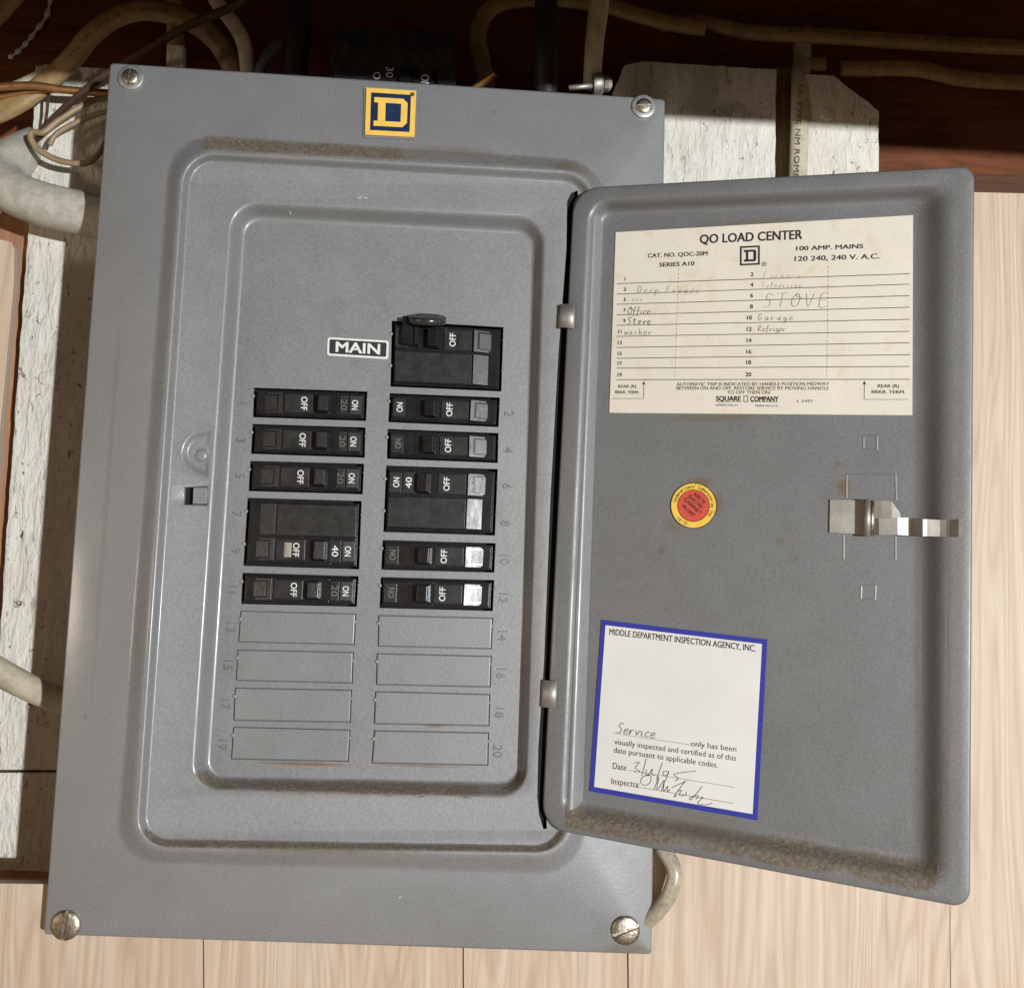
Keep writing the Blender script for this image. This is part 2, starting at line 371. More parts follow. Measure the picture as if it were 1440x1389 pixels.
def laminate():
    m, nt, bs = mat('pale_wood_laminate')
    tc = N(nt, 'ShaderNodeTexCoord'); oi = N(nt, 'ShaderNodeObjectInfo')
    ad = N(nt, 'ShaderNodeVectorMath', operation='ADD'); nt.links.new(tc.outputs['Object'], ad.inputs[0])
    sc = N(nt, 'ShaderNodeVectorMath', operation='SCALE'); sc.inputs[0].default_value = (3.1, 0, 5.7); nt.links.new(oi.outputs['Random'], sc.inputs['Scale']); nt.links.new(sc.outputs[0], ad.inputs[1])
    def mp(s):
        x = N(nt, 'ShaderNodeMapping'); x.inputs['Scale'].default_value = s; nt.links.new(ad.outputs[0], x.inputs['Vector']); return x.outputs['Vector']
    sep = N(nt, 'ShaderNodeSeparateXYZ'); nt.links.new(ad.outputs[0], sep.inputs[0])
    wob = noise(nt, mp((1, 1, .085)), 9, 3, .5, .3)
    ph = math_n(nt, 'MULTIPLY', math_n(nt, 'ADD', math_n(nt, 'MULTIPLY', sep.outputs['X'], .35), math_n(nt, 'MULTIPLY', wob, .17)), 1500)
    rings = math_n(nt, 'ADD', math_n(nt, 'MULTIPLY', math_n(nt, 'SINE', ph), .5), .5)
    rings = math_n(nt, 'POWER', rings, 2.2)
    w1 = N(nt, 'ShaderNodeTexWave', wave_type='BANDS', bands_direction='X'); w1.inputs['Scale'].default_value = 26; w1.inputs['Distortion'].default_value = 7
    w1.inputs['Detail'].default_value = 3; w1.inputs['Detail Scale'].default_value = .55; w1.inputs['Detail Roughness'].default_value = .55
    nt.links.new(mp((1, 1, .09)), w1.inputs['Vector'])
    f = noise(nt, mp((1, 1, .018)), 620, 5, .75); g = noise(nt, mp((1, 1, .12)), 26, 6, .6, 1.0); kn = noise(nt, mp((1, 1, .35)), 22, 3, .6, 2)
    c = ramp_n(nt, w1.outputs['Fac'], [(.0, (.40, .315, .235)), (.35, (.47, .39, .31)), (1, (.51, .43, .35))])
    c = mix(nt, .42, c, ramp_n(nt, f, [(.35, (.34, .24, .155)), (.6, (.60, .52, .42))]))
    c = mix(nt, .35, c, ramp_n(nt, g, [(.3, (.46, .34, .235)), (.7, (.64, .555, .455))]))
    c = mix(nt, math_n(nt, 'MULTIPLY', rings, .34), c, (.33, .225, .155))
    c = mix(nt, math_n(nt, 'MULTIPLY', ramp_n(nt, kn, [(.64, 0.0), (.8, 1.0)]), .5), c, (.38, .24, .13))
    nt.links.new(c, bs.inputs['Base Color']); c = mix(nt, 1.0, c, (.99, .955, .925), 'MULTIPLY'); nt.links.new(c, bs.inputs['Base Color']); bs.inputs['Roughness'].default_value = .5; bs.inputs['Specular IOR Level'].default_value = .3; bump(nt, bs, f, .15, .0005); return m
LAM = laminate()
def sheath(name, c, dirt=.4, rough=.45, printed=False):
    m, nt, bs = mat(name); v = coords(nt)
    s = ramp_n(nt, noise(nt, v, 75, 9, .8), [(.42, 0.0), (.62, 1.0)])
    cc = mix(nt, math_n(nt, 'MULTIPLY', s, dirt), c, tuple(x*.35 for x in c))
    nt.links.new(cc, bs.inputs['Base Color']); bs.inputs['Roughness'].default_value = rough; bump(nt, bs, noise(nt, v, 200, 4), .25, .0008); return m
NM_TAN = sheath('tan_cable_sheath', (.34, .225, .10), .6); NM_WHITE = sheath('off_white_cable_sheath', (.56, .50, .37), .5)
PVC = sheath('grey_white_conduit', (.50, .475, .41), .5, .5); BLACK_RUB = sheath('black_cable_sheath', (.02, .02, .021), .5, .5)
COPPER = simple('tarnished_copper', (.42, .22, .09), .4, .8, nscale=120, namt=.4)
STICKW = timber('dark_stick_bark', (.075, .045, .03), (1, 1, 1)); GREENW = sheath('green_cable_sheath', (.045, .07, .05), .5)
TWINE = sheath('tan_wire', (.34, .25, .15), .5)

# ---------------------------------------------------------------- SETTING: wall planks, back timber
ZW, ZB, ZJ = -.012, -.09, -.150
wall = MB()
# recess backing far behind everything
p = [at(-260, -300, -.20), at(1700, -300, -.20), at(1700, 1650, -.20), at(-260, 1650, -.20)]
q = [Vector((a.x, a.y, -.215)) for a in p]
wall.box8(q + p); wo = wall.build('wall', BACKWOOD); tag(wo, kind='structure')
def poly_slab(mb, pxs, z, th, mi=0, jitter=0, sub=0):
    pts = pxs
    if sub:
        pts = []
        for i in range(len(pxs)):
            a, b = Vector(pxs[i]), Vector(pxs[(i+1) % len(pxs)]); n = max(1, int((b-a).length/sub))
            for k in range(n):
                t = k/n; c = a.lerp(b, t); nn = Vector((-(b-a).y, (b-a).x)).normalized()
                c = c + nn*(mnoise.noise(Vector((c.x*.09, c.y*.045, 3))) + .6*mnoise.noise(Vector((c.x*.3, c.y*.15, 9))))*jitter*(0 if k == 0 else 1)
                pts.append((c.x, c.y))
    top = [at(x, y, z) for x, y in pts]; low = [Vector((a.x, a.y, z-th)) for a in top]; n = len(top)
    mb.add(top+low, [tuple(range(n)), tuple(range(2*n-1, n-1, -1))] + [(i, i+n, (i+1) % n+n, (i+1) % n) for i in range(n)], mi)
# pale laminate planks round the recess; each plank a piece of the wall
planks = [
    [(-300, 328), (-2, 336), (16, 340), (20, 350), (19, 400), (8, 520), (-8, 690), (-30, 1000), (-60, 1238), (-40, 1241), (-36, 1700), (-300, 1700)],
    [(-31, 1241), (284, 1246), (288, 1700), (-27, 1700)],
    [(285.5, 1246), (650, 1249), (652, 1700), (289.5, 1700)],
    [(651.5, 1250), (881, 1212), (885, 1700), (653.5, 1700)],
    [(882.5, 1190), (1000, 1150), (1100, 900), (1332.5, 880), (1339, 1700), (886.5, 1700)],
    [(1100, 266), (1331, 269), (1332.5, 874), (1098, 890)],
    [(1332.5, 269), (1620, 276), (1640, 1700), (1340.5, 1700), (1334, 1100)],
    [(1626, 276), (1900, 280), (1930, 1700), (1646, 1700)],
]
for pl in planks:
    mb = MB(); poly_slab(mb, pl, ZW, .009); mb.build('plank', LAM, wo, bevel=.0005)

# red-brown joist across the top of the recess
mb = MB(); poly_slab(mb, [(-250, -420), (1750, -420), (1750, 268), (1100, 262), (600, 262), (-250, 200)], ZJ, .04, sub=40, jitter=2)
tag(mb.build('timber_joist', REDWOOD, bevel=.001), 'red brown timber joist running across the dark recess above the pale planks', 'joist')
mb = MB(); poly_slab(mb, [(1180, 246), (1700, 244), (1700, 274), (1180, 272)], ZJ+.012, .01, sub=25, jitter=2)
tag(mb.build('timber_batten', timber('dark_timber', (.10, .05, .03), (.07, 1, 1)), bevel=.001), 'thin darker timber strip under the red brown joist, right of the white boards', 'batten')
# deep soffit above the picture that keeps the lamp off the top of the recess
mb = MB(); zs0, zs1, ys = .20, 1.30, .530
mb.box8([Vector(v) for v in ((-1.2, ys, zs1), (1.8, ys, zs1), (1.8, ys, zs0), (-1.2, ys, zs0), (-1.2, .9, zs1), (1.8, .9, zs1), (1.8, .9, zs0), (-1.2, .9, zs0))])
mb.box8([Vector(v) for v in ((-1.2, .80, zs0), (1.8, .80, zs0), (1.8, .80, -.2), (-1.2, .80, -.2), (-1.2, .83, zs0), (1.8, .83, zs0), (1.8, .83, -.2), (-1.2, .83, -.2))])
tag(mb.build('ceiling', timber('dark_ceiling_timber', (.06, .035, .02), (.07, 1, 1))), kind='structure')

# white painted boards behind the panel
def board(name, px, z, th, label, mats=(WBOARD,), jitter=1.3):
    mb = MB(); poly_slab(mb, px, z, th, 0, sub=9, jitter=jitter)
    o = mb.build(name, list(mats), bevel=.0006); tag(o, label, 'board', 'white painted boards behind the panel'); return o
board('backing_board', [(50, 92), (560, 112), (560, 1084), (-12, 1082), (6, 790), (32, 420), (40, 322)], ZB, .03,
      'tall rough white painted board left of the grey panel, above the black joint line')
board('backing_board', [(-12, 1086), (560, 1088), (560, 1240), (-22, 1222)], ZB-.001, .03,
      'short smooth white painted board at lower left, below the black joint line')
board('backing_board', [(878, 92), (905, 86), (1092, 98), (1086, 620), (868, 620), (862, 130)], ZB, .035,
      'wide rough white painted board directly right of the panel top, left of the vertical cable')
board('backing_board', [(1133, 104), (1172, 106), (1236, 156), (1236, 600), (1129, 600)], ZB, .035,
      'narrow white painted board with a clipped corner, right of the vertical cable')
mb = MB(); poly_slab(mb, [(1078, 95), (1140, 95), (1134, 620), (1072, 620)], ZB-.022, .02)
tag(mb.build('timber_stud', RAW, bevel=.0005), 'bare brown timber in the gap between the two white boards', 'stud')
mb = MB(); poly_slab(mb, [(-120, 300), (70, 300), (66, 1236), (-140, 1230)], -.104, .02)
tag(mb.build('timber_stud', timber('bare_reddish_timber', (.38, .20, .115), (1, 1, .05), dark=.55), bevel=.001), 'bare reddish brown timber showing in the gap at the far left of the recess', 'stud')
# nail heads on the boards
nail = MB(); lathe(nail, Vector((0, 0, 0)), (0, 0, 1), (1, 0, 0), [(.0052, -.001), (.0052, .0008), (.0044, .0014), (.001, .0016)], 16)
nm = nail.mesh('nail'); nm.materials.append(WBOARD)
for i, (x, y) in enumerate(((1037, 154), (1163, 161), (64, 532), (152, 210))):
    if i == 3: continue
    o = bpy.data.objects.new('nail', nm); col.objects.link(o); o.location = B(at(x, y, ZB))
    tag(o, ('round painted over nail head on the wide white board beside the panel', 'round painted over nail head on the narrow clipped corner board', 'nail hole plug on the tall white board at left')[i], 'nail', 'nail heads in the boards')

# ---------------------------------------------------------------- THE PANEL
panel = bpy.data.objects.new('electrical_panel', None); col.objects.link(panel); panel.empty_display_size = .05
tag(panel, 'grey steel circuit breaker panel with its door swung open to the right', 'breaker panel')
P_ = [(155, 89), (935, 140), (916, 1341), (62, 1313)]
qA = [(238, 186), (856, 226), (822, 1231), (157, 1214)]
qB = [(258, 213), (838, 243), (800, 1201), (190, 1193)]
qC = [(270, 227), (823, 259), (784, 1187), (205, 1177)]
qD = [(324, 281), (769, 302), (742, 1124), (267, 1112)]
qE = [(346, 309), (748, 330), (728, 1098), (294, 1090)]
rA, rB, rC, rD, rE = 62, 46, 33, 40, 24
zA, zB_, zC, zD, zE = 0, .0075, .0015, .0015, -.0105
mb = MB(); loops = []; dust = []
def addloop(q, r, z, dfun=None):
    L = rquad(q, r); loops.append([at(a.x, a.y, z) for a in L]); dust.append([dfun(a.x, a.y) if dfun else 0.0 for a in L])
def inset(q, d):
    c = sum((Vector(p) for p in q), Vector((0, 0)))/4
    return [Vector(p) + (c-Vector(p)).normalized()*d*1.4 for p in q]
L = rquad(P_, 5); loops.append([Vector((at(a.x, a.y, 0).x, at(a.x, a.y, 0).y, -.012)) for a in L]); dust.append([0.0]*len(L))
addloop(P_, 5, -.0012); addloop(inset(P_, .8), 5, -.0004); addloop(inset(P_, 2.4), 5, 0)
def dA(x, y):                                             # rusty grime settled above the raised frame
    t = 0
    if y < 262 and x > 285: t = .80 if x < 560 else (.52 if x < 830 else .5)
    return t
def dC(x, y):
    return (.95 if y > 1168 else .18 if (y > 1120) else 0)
for k in range(9):
    t = k/8; q, r = lerpq(qA, rA, qB, rB, t)
    addloop(q, r, zA+(zB_-zA)*ramp(t, .25), (lambda x, y, t=t: dA(x, y)*min(1, 1.35*math.sin(math.pi*min(1, .10+t*.88)))) )
for k in range(1, 9):
    t = k/8; q, r = lerpq(qB, rB, qC, rC, t)
    addloop(q, r, zB_+(zC-zB_)*ramp(t, .30), (lambda x, y, t=t: dC(x, y)*math.sin(math.pi*min(1, t*.95+.02))))
ringmesh(mb, loops, 0, dust)
# flat ring between the raised frame and the inner recess, with the latch pocket and slot cut through
outer = rquad(qC, rC); inner = rquad(qD, rD)
pocket = []
pc = Vector((283, 634))
gap = [(812, 268), (803, 272), (797.5, 283), (796.5, 350), (790.5, 430), (785, 500), (774, 700), (765, 930), (757, 1050), (755.5, 1120), (758, 1145), (764, 1165), (769, 1165), (768, 1120), (768, 1050), (776, 930), (785, 700), (797, 500), (803, 350), (807, 285), (813, 276)]
praw = [(297, 600), (288, 604), (275, 607), (263, 615), (256, 627), (254, 640), (258, 652), (266, 661), (276, 668), (286, 672), (294, 674)]
pocket = smoothline(praw, 4)
slot = [(258, 684), (292, 684), (291, 710), (256.5, 710)]
tri = tessellate_polygon([[Vector((a.x, a.y, 0)) for a in outer], [Vector((a.x, a.y, 0)) for a in inner], [Vector((a, b, 0)) for a, b in pocket], [Vector((a, b, 0)) for a, b in slot], [Vector((a, b, 0)) for a, b in gap]])
allp = [at(a.x, a.y, zC) for a in outer] + [at(a.x, a.y, zC) for a in inner] + [at(a, b, zC) for a, b in pocket] + [at(a, b, zC) for a, b in slot] + [at(a, b, zC) for a, b in gap]
mb.add(allp, [tuple(t) for t in tri])
pl = [Vector(p) for p in pocket]; ctr = Vector((281, 637)); L0 = []
for k in range(9):
    t = k/8; L0.append([at(*(ctr.lerp(a, 1-.42*t)), zC-.0032*ramp(t, .35)) for a in pl])
ringmesh(mb, L0, 0, cap=True)
sl = [[at(a, b, zC) for a, b in slot], [Vector((at(a, b, zC).x, at(a, b, zC).y, zC-.006)) for a, b in slot]]
ringmesh(mb, sl, 0)
loops = []; dust = []
def dD(x, y): return max(.3, min(1.1, .98+.6*mnoise.noise(Vector((x*.016, 1.3, 0)))))  if y > 1085 else (.35 if y > 1055 else 0)
for k in range(13):
    t = k/12; q, r = lerpq(qD, rD, qE, rE, t)
    addloop(q, r, zD+(zE-zD)*ramp(t, .33), (lambda x, y, t=t: dD(x, y)*min(1, math.sin(math.pi*min(1, t*.9+.08))*1.2)))
ringmesh(mb, loops, 0, dust)
cover = mb.build('cover', PAINT, panel, smooth=True)
bm = bmesh.new(); bm.from_mesh(cover.data); bmesh.ops.remove_doubles(bm, verts=bm.verts, dist=1e-6); bmesh.ops.recalc_face_normals(bm, faces=bm.faces); bm.to_mesh(cover.data); bm.free()
# latch slot tab and its dark inside
mb = MB(); F = fr([(272, 685.5), (291.5, 685.5), (290.5, 708.5), (271, 708.5)], zC); fbox(mb, F, 0, 1, 0, 1, -.0016, .0002); mb.build('latch_tab', PAINT, panel, bevel=.0003)
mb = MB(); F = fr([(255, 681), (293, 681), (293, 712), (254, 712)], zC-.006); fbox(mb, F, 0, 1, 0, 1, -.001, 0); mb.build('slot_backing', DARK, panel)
mb = MB(); F = fr([(780, 262), (822, 262), (785, 1172), (742, 1172)], zC-.004); fbox(mb, F, 0, 1, 0, 1, -.001, 0); mb.build('hinge_gap_shade', DARK, panel)  # near-black sheet, paints the shade seen through the hinge gap
# small punched ring in the pocket
mb = MB(); lathe(mb, at(283, 640, zC-.0030), (0, 0, 1), (1, 0, 0), [(.0047, 0), (.0044, .0005), (.0040, .0001), (.0036, -.0008)], 28, cap=False); mb.build('punched_ring', PAINT, panel, smooth=True)
mb = MB(); lathe(mb, at(283, 640, zC-.0030), (0, 0, 1), (1, 0, 0), [(.0039, -.0003), (.0036, .0005), (.002, .0007)], 24); mb.build('punched_disc', PAINT, panel, smooth=True)

# dead front with its openings and blanks
breakers = {
 'main': ([(551, 451), (708, 460), (705, 550.5), (549, 543.6)], 'R', 2, 'main'),
 'R2': ([(548, 552.8), (703, 559), (701, 600.5), (546, 593.6)], 'R', 1, ''),
 'R4': ([(545, 603), (701, 609), (700, 651), (544, 645)], 'R', 1, ''),
 'R6': ([(543, 654.5), (700, 659.5), (696, 753), (539, 748)], 'R', 2, '40'),
 'R10': ([(538, 759), (697, 763.6), (695, 805), (536, 801)], 'R', 1, ''),
 'R12': ([(535.5, 811), (695, 815.5), (693, 859), (533.6, 854.7)], 'R', 1, ''),
 'L1': ([(357, 545), (516.7, 550.5), (514.7, 592), (355.6, 586.7)], 'L', 1, '20'),
 'L3': ([(355, 596), (514, 601), (512.8, 643.6), (352.8, 638)], 'L', 1, '20'),
 'L5': ([(351.7, 648), (512, 652), (510, 695), (349.4, 690.5)], 'L', 1, '20'),
 'L7': ([(348, 699.7), (508.6, 704.4), (505, 800.5), (342, 795.5)], 'L', 2, '40'),
 'L11': ([(341, 805), (504.4, 810), (501.7, 853), (339, 849)], 'L', 1, '20')}
EMB = simple('shaded_relief_enamel', (.135, .135, .135), .4, nscale=60, namt=.25)  # cover enamel darkened: relief shade painted into the numerals and knockout grooves
blanks = [
 [(338, 858), (501, 862), (499, 907), (334.7, 903)], [(333.8, 912.5), (497.7, 916), (496, 961), (331.5, 957)],
 [(330, 966), (495, 969), (493.5, 1016), (327.7, 1013)], [(327.7, 1021), (493, 1025), (490.6, 1071), (324.5, 1067.5)],
 [(531.8, 864), (693.5, 868), (691.6, 913), (531, 909)], [(529.6, 917.6), (691.6, 921.5), (690, 966.5), (528.6, 963)],
 [(527.4, 971), (689.4, 975), (688.4, 1021), (525.5, 1018)], [(525.8, 1026), (687.8, 1029), (686.8, 1076.5), (522.3, 1073)]]
outer = rquad(qE, rE); holes = [b[0] for b in breakers.values()] + blanks
polys = [[Vector((a.x, a.y, 0)) for a in outer]] + [[Vector((a, b, 0)) for a, b in h] for h in holes]
tri = tessellate_polygon(polys); mb = MB()
flat = [at(v.x, v.y, zE) for pl_ in polys for v in pl_]
mb.add(flat, [tuple(t) for t in tri])
for h in holes:
    a = [at(x, y, zE) for x, y in h]; ringmesh(mb, [a, [Vector((v.x, v.y, zE-.0015)) for v in a]])
mb.build('dead_front', PAINT, panel)
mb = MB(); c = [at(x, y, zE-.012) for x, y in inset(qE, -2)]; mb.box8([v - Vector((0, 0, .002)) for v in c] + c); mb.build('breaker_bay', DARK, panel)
for bq in blanks:
    F = fr(bq, zE); mb = MB(); e = .0075; ev = .024
    fbox(mb, F, e, 1-e, ev, 1-ev, -.0020, .0006)
    o = mb.build('knockout_blank', PAINT, panel, bevel=.0008)
    gm = MB(); fbox(gm, F, .001, .999, .003, .997, -.0024, -.0011); gm.build('knockout_groove', EMB, panel)
    for (u, r_) in ((.003, .0016), (.997, .0013)):
        nb = MB(); lathe(nb, F.pt(u, .27, -.0004), (0, 0, 1), (1, 0, 0), [(r_, 0), (r_*.85, .0007), (r_*.4, .0011)], 12); nb.build('break_tab', PAINT, o, smooth=True)
for k_, (bq, *_r) in breakers.items():                     # nicks left by the snapped off blanks
    F = fr(bq, zE)
    for vv in ((.28,) if _r[1] == 1 else (.2, .68)):
        for (u, r_) in ((-.006, .0014), (1.006, .0011)):
            nb = MB(); lathe(nb, F.pt(u, vv, -.0002), (0, 0, 1), (1, 0, 0), [(r_, 0), (r_*.85, .0005), (r_*.4, .0008)], 12); nb.build('break_tab', PAINT, panel, smooth=True)

# raised circuit numbers pressed into the sheet
FE = fr([(0, 0), (1440, 0), (1440, 1389), (0, 1389)], zE)
def fe(x, y):                                             # frame coordinates of a seen point on the dead front
    p = at(x, y, zE); a, b, c, d = FE.c
    F = FE; u, v = x/1440, y/1389
    for _ in range(12):
        e = p - F.pt(u, v); du = F.pt(u+1e-4, v)-F.pt(u, v); dv = F.pt(u, v+1e-4)-F.pt(u, v)
        det = du.x*dv.y-du.y*dv.x; u += 1e-4*(e.x*dv.y-e.y*dv.x)/det; v += 1e-4*(du.x*e.y-du.y*e.x)/det
    return u, v
nums = {1: (344, 567), 3: (339, 619), 5: (338, 669), 7: (333, 723), 9: (332, 775), 11: (327, 829), 13: (325, 882), 15: (321, 935), 17: (317, 990), 19: (313, 1047),
        2: (716, 582), 4: (715, 633), 6: (713, 684), 8: (711, 736), 10: (710, 787), 12: (708, 841), 14: (707, 894), 16: (705, 947), 18: (703, 1002), 20: (700, 1056)}
for n_, (x, y) in nums.items():
    mb = MB(); u, v = fe(x, y)
    text(mb, str(n_), FE, u, v, .0058, ang=93, h=.00045, bold=-.012, depth=.0006)
    mb.build('circuit_numeral', EMB, panel)

# breakers
def breaker(key, bq, side, poles, rating):
    F = fr(bq, zE)
    if side == 'R': F = F.flip()
    g = .022; gv = .07/poles
    base = MB()
    # moulded case: low skirt, raised deck, falling end
    h0 = -.011; deck = .0012
    fbox(base, F, g, 1-g, gv, 1-gv, h0, -.0006, 0)
    fbox(base, F, g+.012, 1-g-.012, gv*1.6, 1-gv*1.6, -.0008, deck, 0, taper=.004, tv=.01)
    o = base.build('breaker', BLACK, panel, bevel=.0004)
    if rating == 'main': o['label'] = 'double width main breaker with black lock hoop on its handle'
    elif poles == 2: o['label'] = 'double width breaker marked 40'
    rows = [(gv*2, 1-gv*2)] if poles == 1 else [(.56, 1-gv*2)]
    if poles == 2:
        bl = MB(); fbox(bl, F, .27, .965, gv*2, .545, deck-.0005, deck+.0012, 0, taper=.003, tv=.012)
        bl.build('blank_cover', BLACK2, o, bevel=.0004)
        sl_ = MB(); fbox(sl_, F, .03, .265, gv*2, .545, deck-.0030, deck-.0018, 0, taper=.002, tv=.01, slope=.0044)
        sl_.build('end_face', GLOSS if side == 'R' else BLACK2, o, bevel=.0003)
    v0, v1 = rows[0]; dv = v1-v0
    sl_ = MB(); fbox(sl_, F, .03, .265, v0, v1, deck-.0030, deck-.0018, 0, taper=.002, tv=.01*poles, slope=.0046); sl_.build('end_face', GLOSS if side == 'R' else BLACK2, o, bevel=.0003)
    s3 = MB(); fbox(s3, F, .060, .232, v0+dv*.10, v0+dv*.90, deck-.0020, deck-.00085, 0, taper=.002, tv=.006, slope=.0030); s3.build('window_rim', BLACK, o, bevel=.0002)
    s2 = MB(); fbox(s2, F, .075, .215, v0+dv*.16, v0+dv*.84, deck-.0020, deck-.00055, 0, taper=.004, tv=.01, slope=.0027); s2.build('end_window', GLOSS if side == 'R' else BLACK2, o, bevel=.0002)
    pd = MB(); fbox(pd, F, .275, .53, v0+dv*.06, v0+dv*.94, deck-.0004, deck+.0010, 0, taper=.003, tv=.012); pd.build('off_plate', BLACK2, o, bevel=.0003)
    hh = deck+.0012
    def word(s_, u, wd, ink, h_, b_=.012):
        tx = MB(); text(tx, s_, F, u, (v0+v1)/2, .0040, width=wd, ang=90, h=h_, bold=b_); tx.build('lettering', ink, o)
    word('OFF', .452, .0090, WHITE_INK, hh)
    word('ON', .900, .0064, GREY_INK if key in ('R4', 'R10', 'R12', 'main') else WHITE_INK, .0031)
    # handle well, ribs and toggle
    for k in range(4):
        wl = MB(); uu = .735 - k*.018; fbox(wl, F, uu, uu+.008, v0+dv*.12, v0+dv*.88, deck-.0004, deck+.0007, 0); wl.build('rib', BLACK, o)
    hd = MB(); u0, u1 = (.555, .665)
    if rating == '40': u0, u1 = .59, .70
    c = [F.pt(u0, v0+dv*.08, deck-.0005), F.pt(u1, v0+dv*.08, deck-.0005), F.pt(u1, v1-dv*.08, deck-.0005), F.pt(u0, v1-dv*.08, deck-.0005),
         F.pt(u0+.028, v0+dv*.14, deck+.0074), F.pt(u1+.012, v0+dv*.14, deck+.0062), F.pt(u1+.012, v1-dv*.14, deck+.0062), F.pt(u0+.028, v1-dv*.14, deck+.0074)]
    hd.box8(c); hd.build('handle', BLACK, o, bevel=.0007)
    for va, vb in ((v0-dv*.03, v0+dv*.06), (v1-dv*.06, v1+dv*.03)):
        hb = MB(); fbox(hb, F, .53, .76, va, vb, deck-.0004, deck+.0016, 0); hb.build('handle_guard', BLACK, o, bevel=.0003)
    on = MB(); fbox(on, F, .85, .965, v0+dv*.06, v1-dv*.06, deck-.0004, deck+.0016, 0, taper=.003, tv=.012, slope=-.0010 if side == 'L' else 0)
    on.build('on_plate', BLACK2, o, bevel=.0003)
    if rating in ('20', '40'):
        rp = MB(); fbox(rp, F, .765 if rating == '20' else .735, .842, v0+dv*.04, v1-dv*.04, deck-.0004, deck+.0010, 0, taper=.002, tv=.012); rp.build('rating_plate', BLACK2, o, bevel=.0003)
        word(rating, .802 if rating == '20' else .79, .0072, WHITE_INK if rating == '40' else GREY_INK, deck+.0014, .008 if rating == '40' else 0)
    if key in ('L7', 'main'):
        ms = MB(); fbox(ms, F, .345, .415, v0+dv*.22, v0+dv*.80, deck+.0008, deck+.0016, 0, taper=.01); fbox(ms, F, .365, .395, v0+dv*.30, v0+dv*.72, deck+.0014, deck+.0022, 0)
        ms.build('indicator_window', simple('amber_grey_plastic', (.30, .27, .22), .3) if key == 'L7' else BLACK2, o, bevel=.0002)
    return o, F
built = {}
for k_, (bq, sd, po, ra) in breakers.items(): built[k_] = breaker(k_, bq, sd, po, ra)
# round lock hoop over the main handle
mo, mF = built['main']
mb = MB(); zc = zE+.006
lathe(mb, at(601, 449, zc+.003), (0, .92, .40), (1, 0, 0), [(.0118, -.0024), (.0125, -.0018), (.0126, .001), (.0118, .0022), (.0080, .0024), (.0068, .0012), (.0055, .0022), (.0015, .0026)], 36)
mb.build('lock_disc', BLACK2, mo, smooth=True)
mb = MB(); f2 = fr([(566, 448), (592, 449), (591, 489), (565, 488)], zE); fbox(mb, f2, 0, 1, 0, 1, 0, .0085, 0, taper=.05, tv=.02)
fbox(mb, f2, .70, .84, .02, .98, .0086, .0105); mb.build('lock_bracket', BLACK, mo, bevel=.0005)

# MAIN plate
F = fr([(461, 474.5), (547, 479.5), (546, 505.5), (460, 500)], zE); mb = MB()
def rrect(mb, F, u0, u1, v0, v1, r, h, mi=0, th=0):
    pts = []; W, H = F.W, F.H
    for cx, cy, a0 in ((u1-r/W, v0+r/H, -90), (u1-r/W, v1-r/H, 0), (u0+r/W, v1-r/H, 90), (u0+r/W, v0+r/H, 180)):
        for k in range(6):
            a = math.radians(a0+k*18); pts.append((cx+math.cos(a)*r/W, cy+math.sin(a)*r/H))
    n = len(pts); t = [F.pt(a, b, h) for a, b in pts]
    if th:
        l = [F.pt(a, b, h-th) for a, b in pts]; mb.add(t+l, [tuple(range(n))]+[(i, i+n, (i+1) % n+n, (i+1) % n) for i in range(n)], mi)
    else: mb.add(t, [tuple(range(n))], mi)
rrect(mb, F, 0, 1, 0, 1, .0016, .0006, 0, .0008); rrect(mb, F, .035, .965, .11, .89, .0010, .0008, 1)
text(mb, 'MAIN', F, .5, .5, .0068, width=.0290, h=.0010, bold=.022, mi=0); mb.build('main_nameplate', [WHITE_INK, BLACK_INK], panel)

# enamel badge at the top of the cover
def badge(mb, F, h, c0, c1, edge=.10, thick=.08):
    """square badge: border, field and slab-serif D with a square counter (mi c0 border/letter, c1 field)"""
    def bx(u0, u1, v0, v1, hh, mi): fbox(mb, F, u0, u1, v0, v1, h-.0003 if hh else h-.001, h+hh, mi)
    bx(0, 1, 0, 1, 0, c0); bx(edge, 1-edge, edge, 1-edge, .0002, c1)
    def bar(pts, hh=.0004):
        n = len(pts); mb.add([F.pt(a, b, h+hh) for a, b in pts], [tuple(range(n))], c0)
    t = thick
    bar([(.17, .20), (.75, .20), (.84, .29), (.84, .29+.001), (.84-.0, .20+t+.02), (.17, .20+t+.02)])
    bar([(.17, .70), (.84, .70), (.84, .71), (.75, .80+.01), (.17, .81)])
    bar([(.25, .29), (.40, .29), (.40, .72), (.25, .72)], .00045)
    bar([(.71, .28), (.84, .28), (.84, .72), (.71, .72)], .00045)
F = fr([(515.5, 125.5), (585.5, 130), (583, 195), (513.5, 191.5)], .0003); mb = MB()
badge(mb, F, .0022, 0, 1, .10, .09)
mb.build('enamel_badge', [YELLOW, NAVY], panel, bevel=.0002)
mb = MB(); F2 = fr([(512, 122), (587, 127), (586, 197), (511, 195)], .0001); rrect(mb, F2, 0, 1, 0, 1, .002, .0010, 0, .001); mb.build('badge_boss', PAINT, panel)
mb = MB(); lathe(mb, at(580, 133, .0028), (0, 0, 1), (1, 0, 0), [(.0014, 0), (.0013, .0004), (.0004, .0005)], 14); mb.build('badge_pin', simple('dark_pin', (.06, .06, .04), .5), panel)

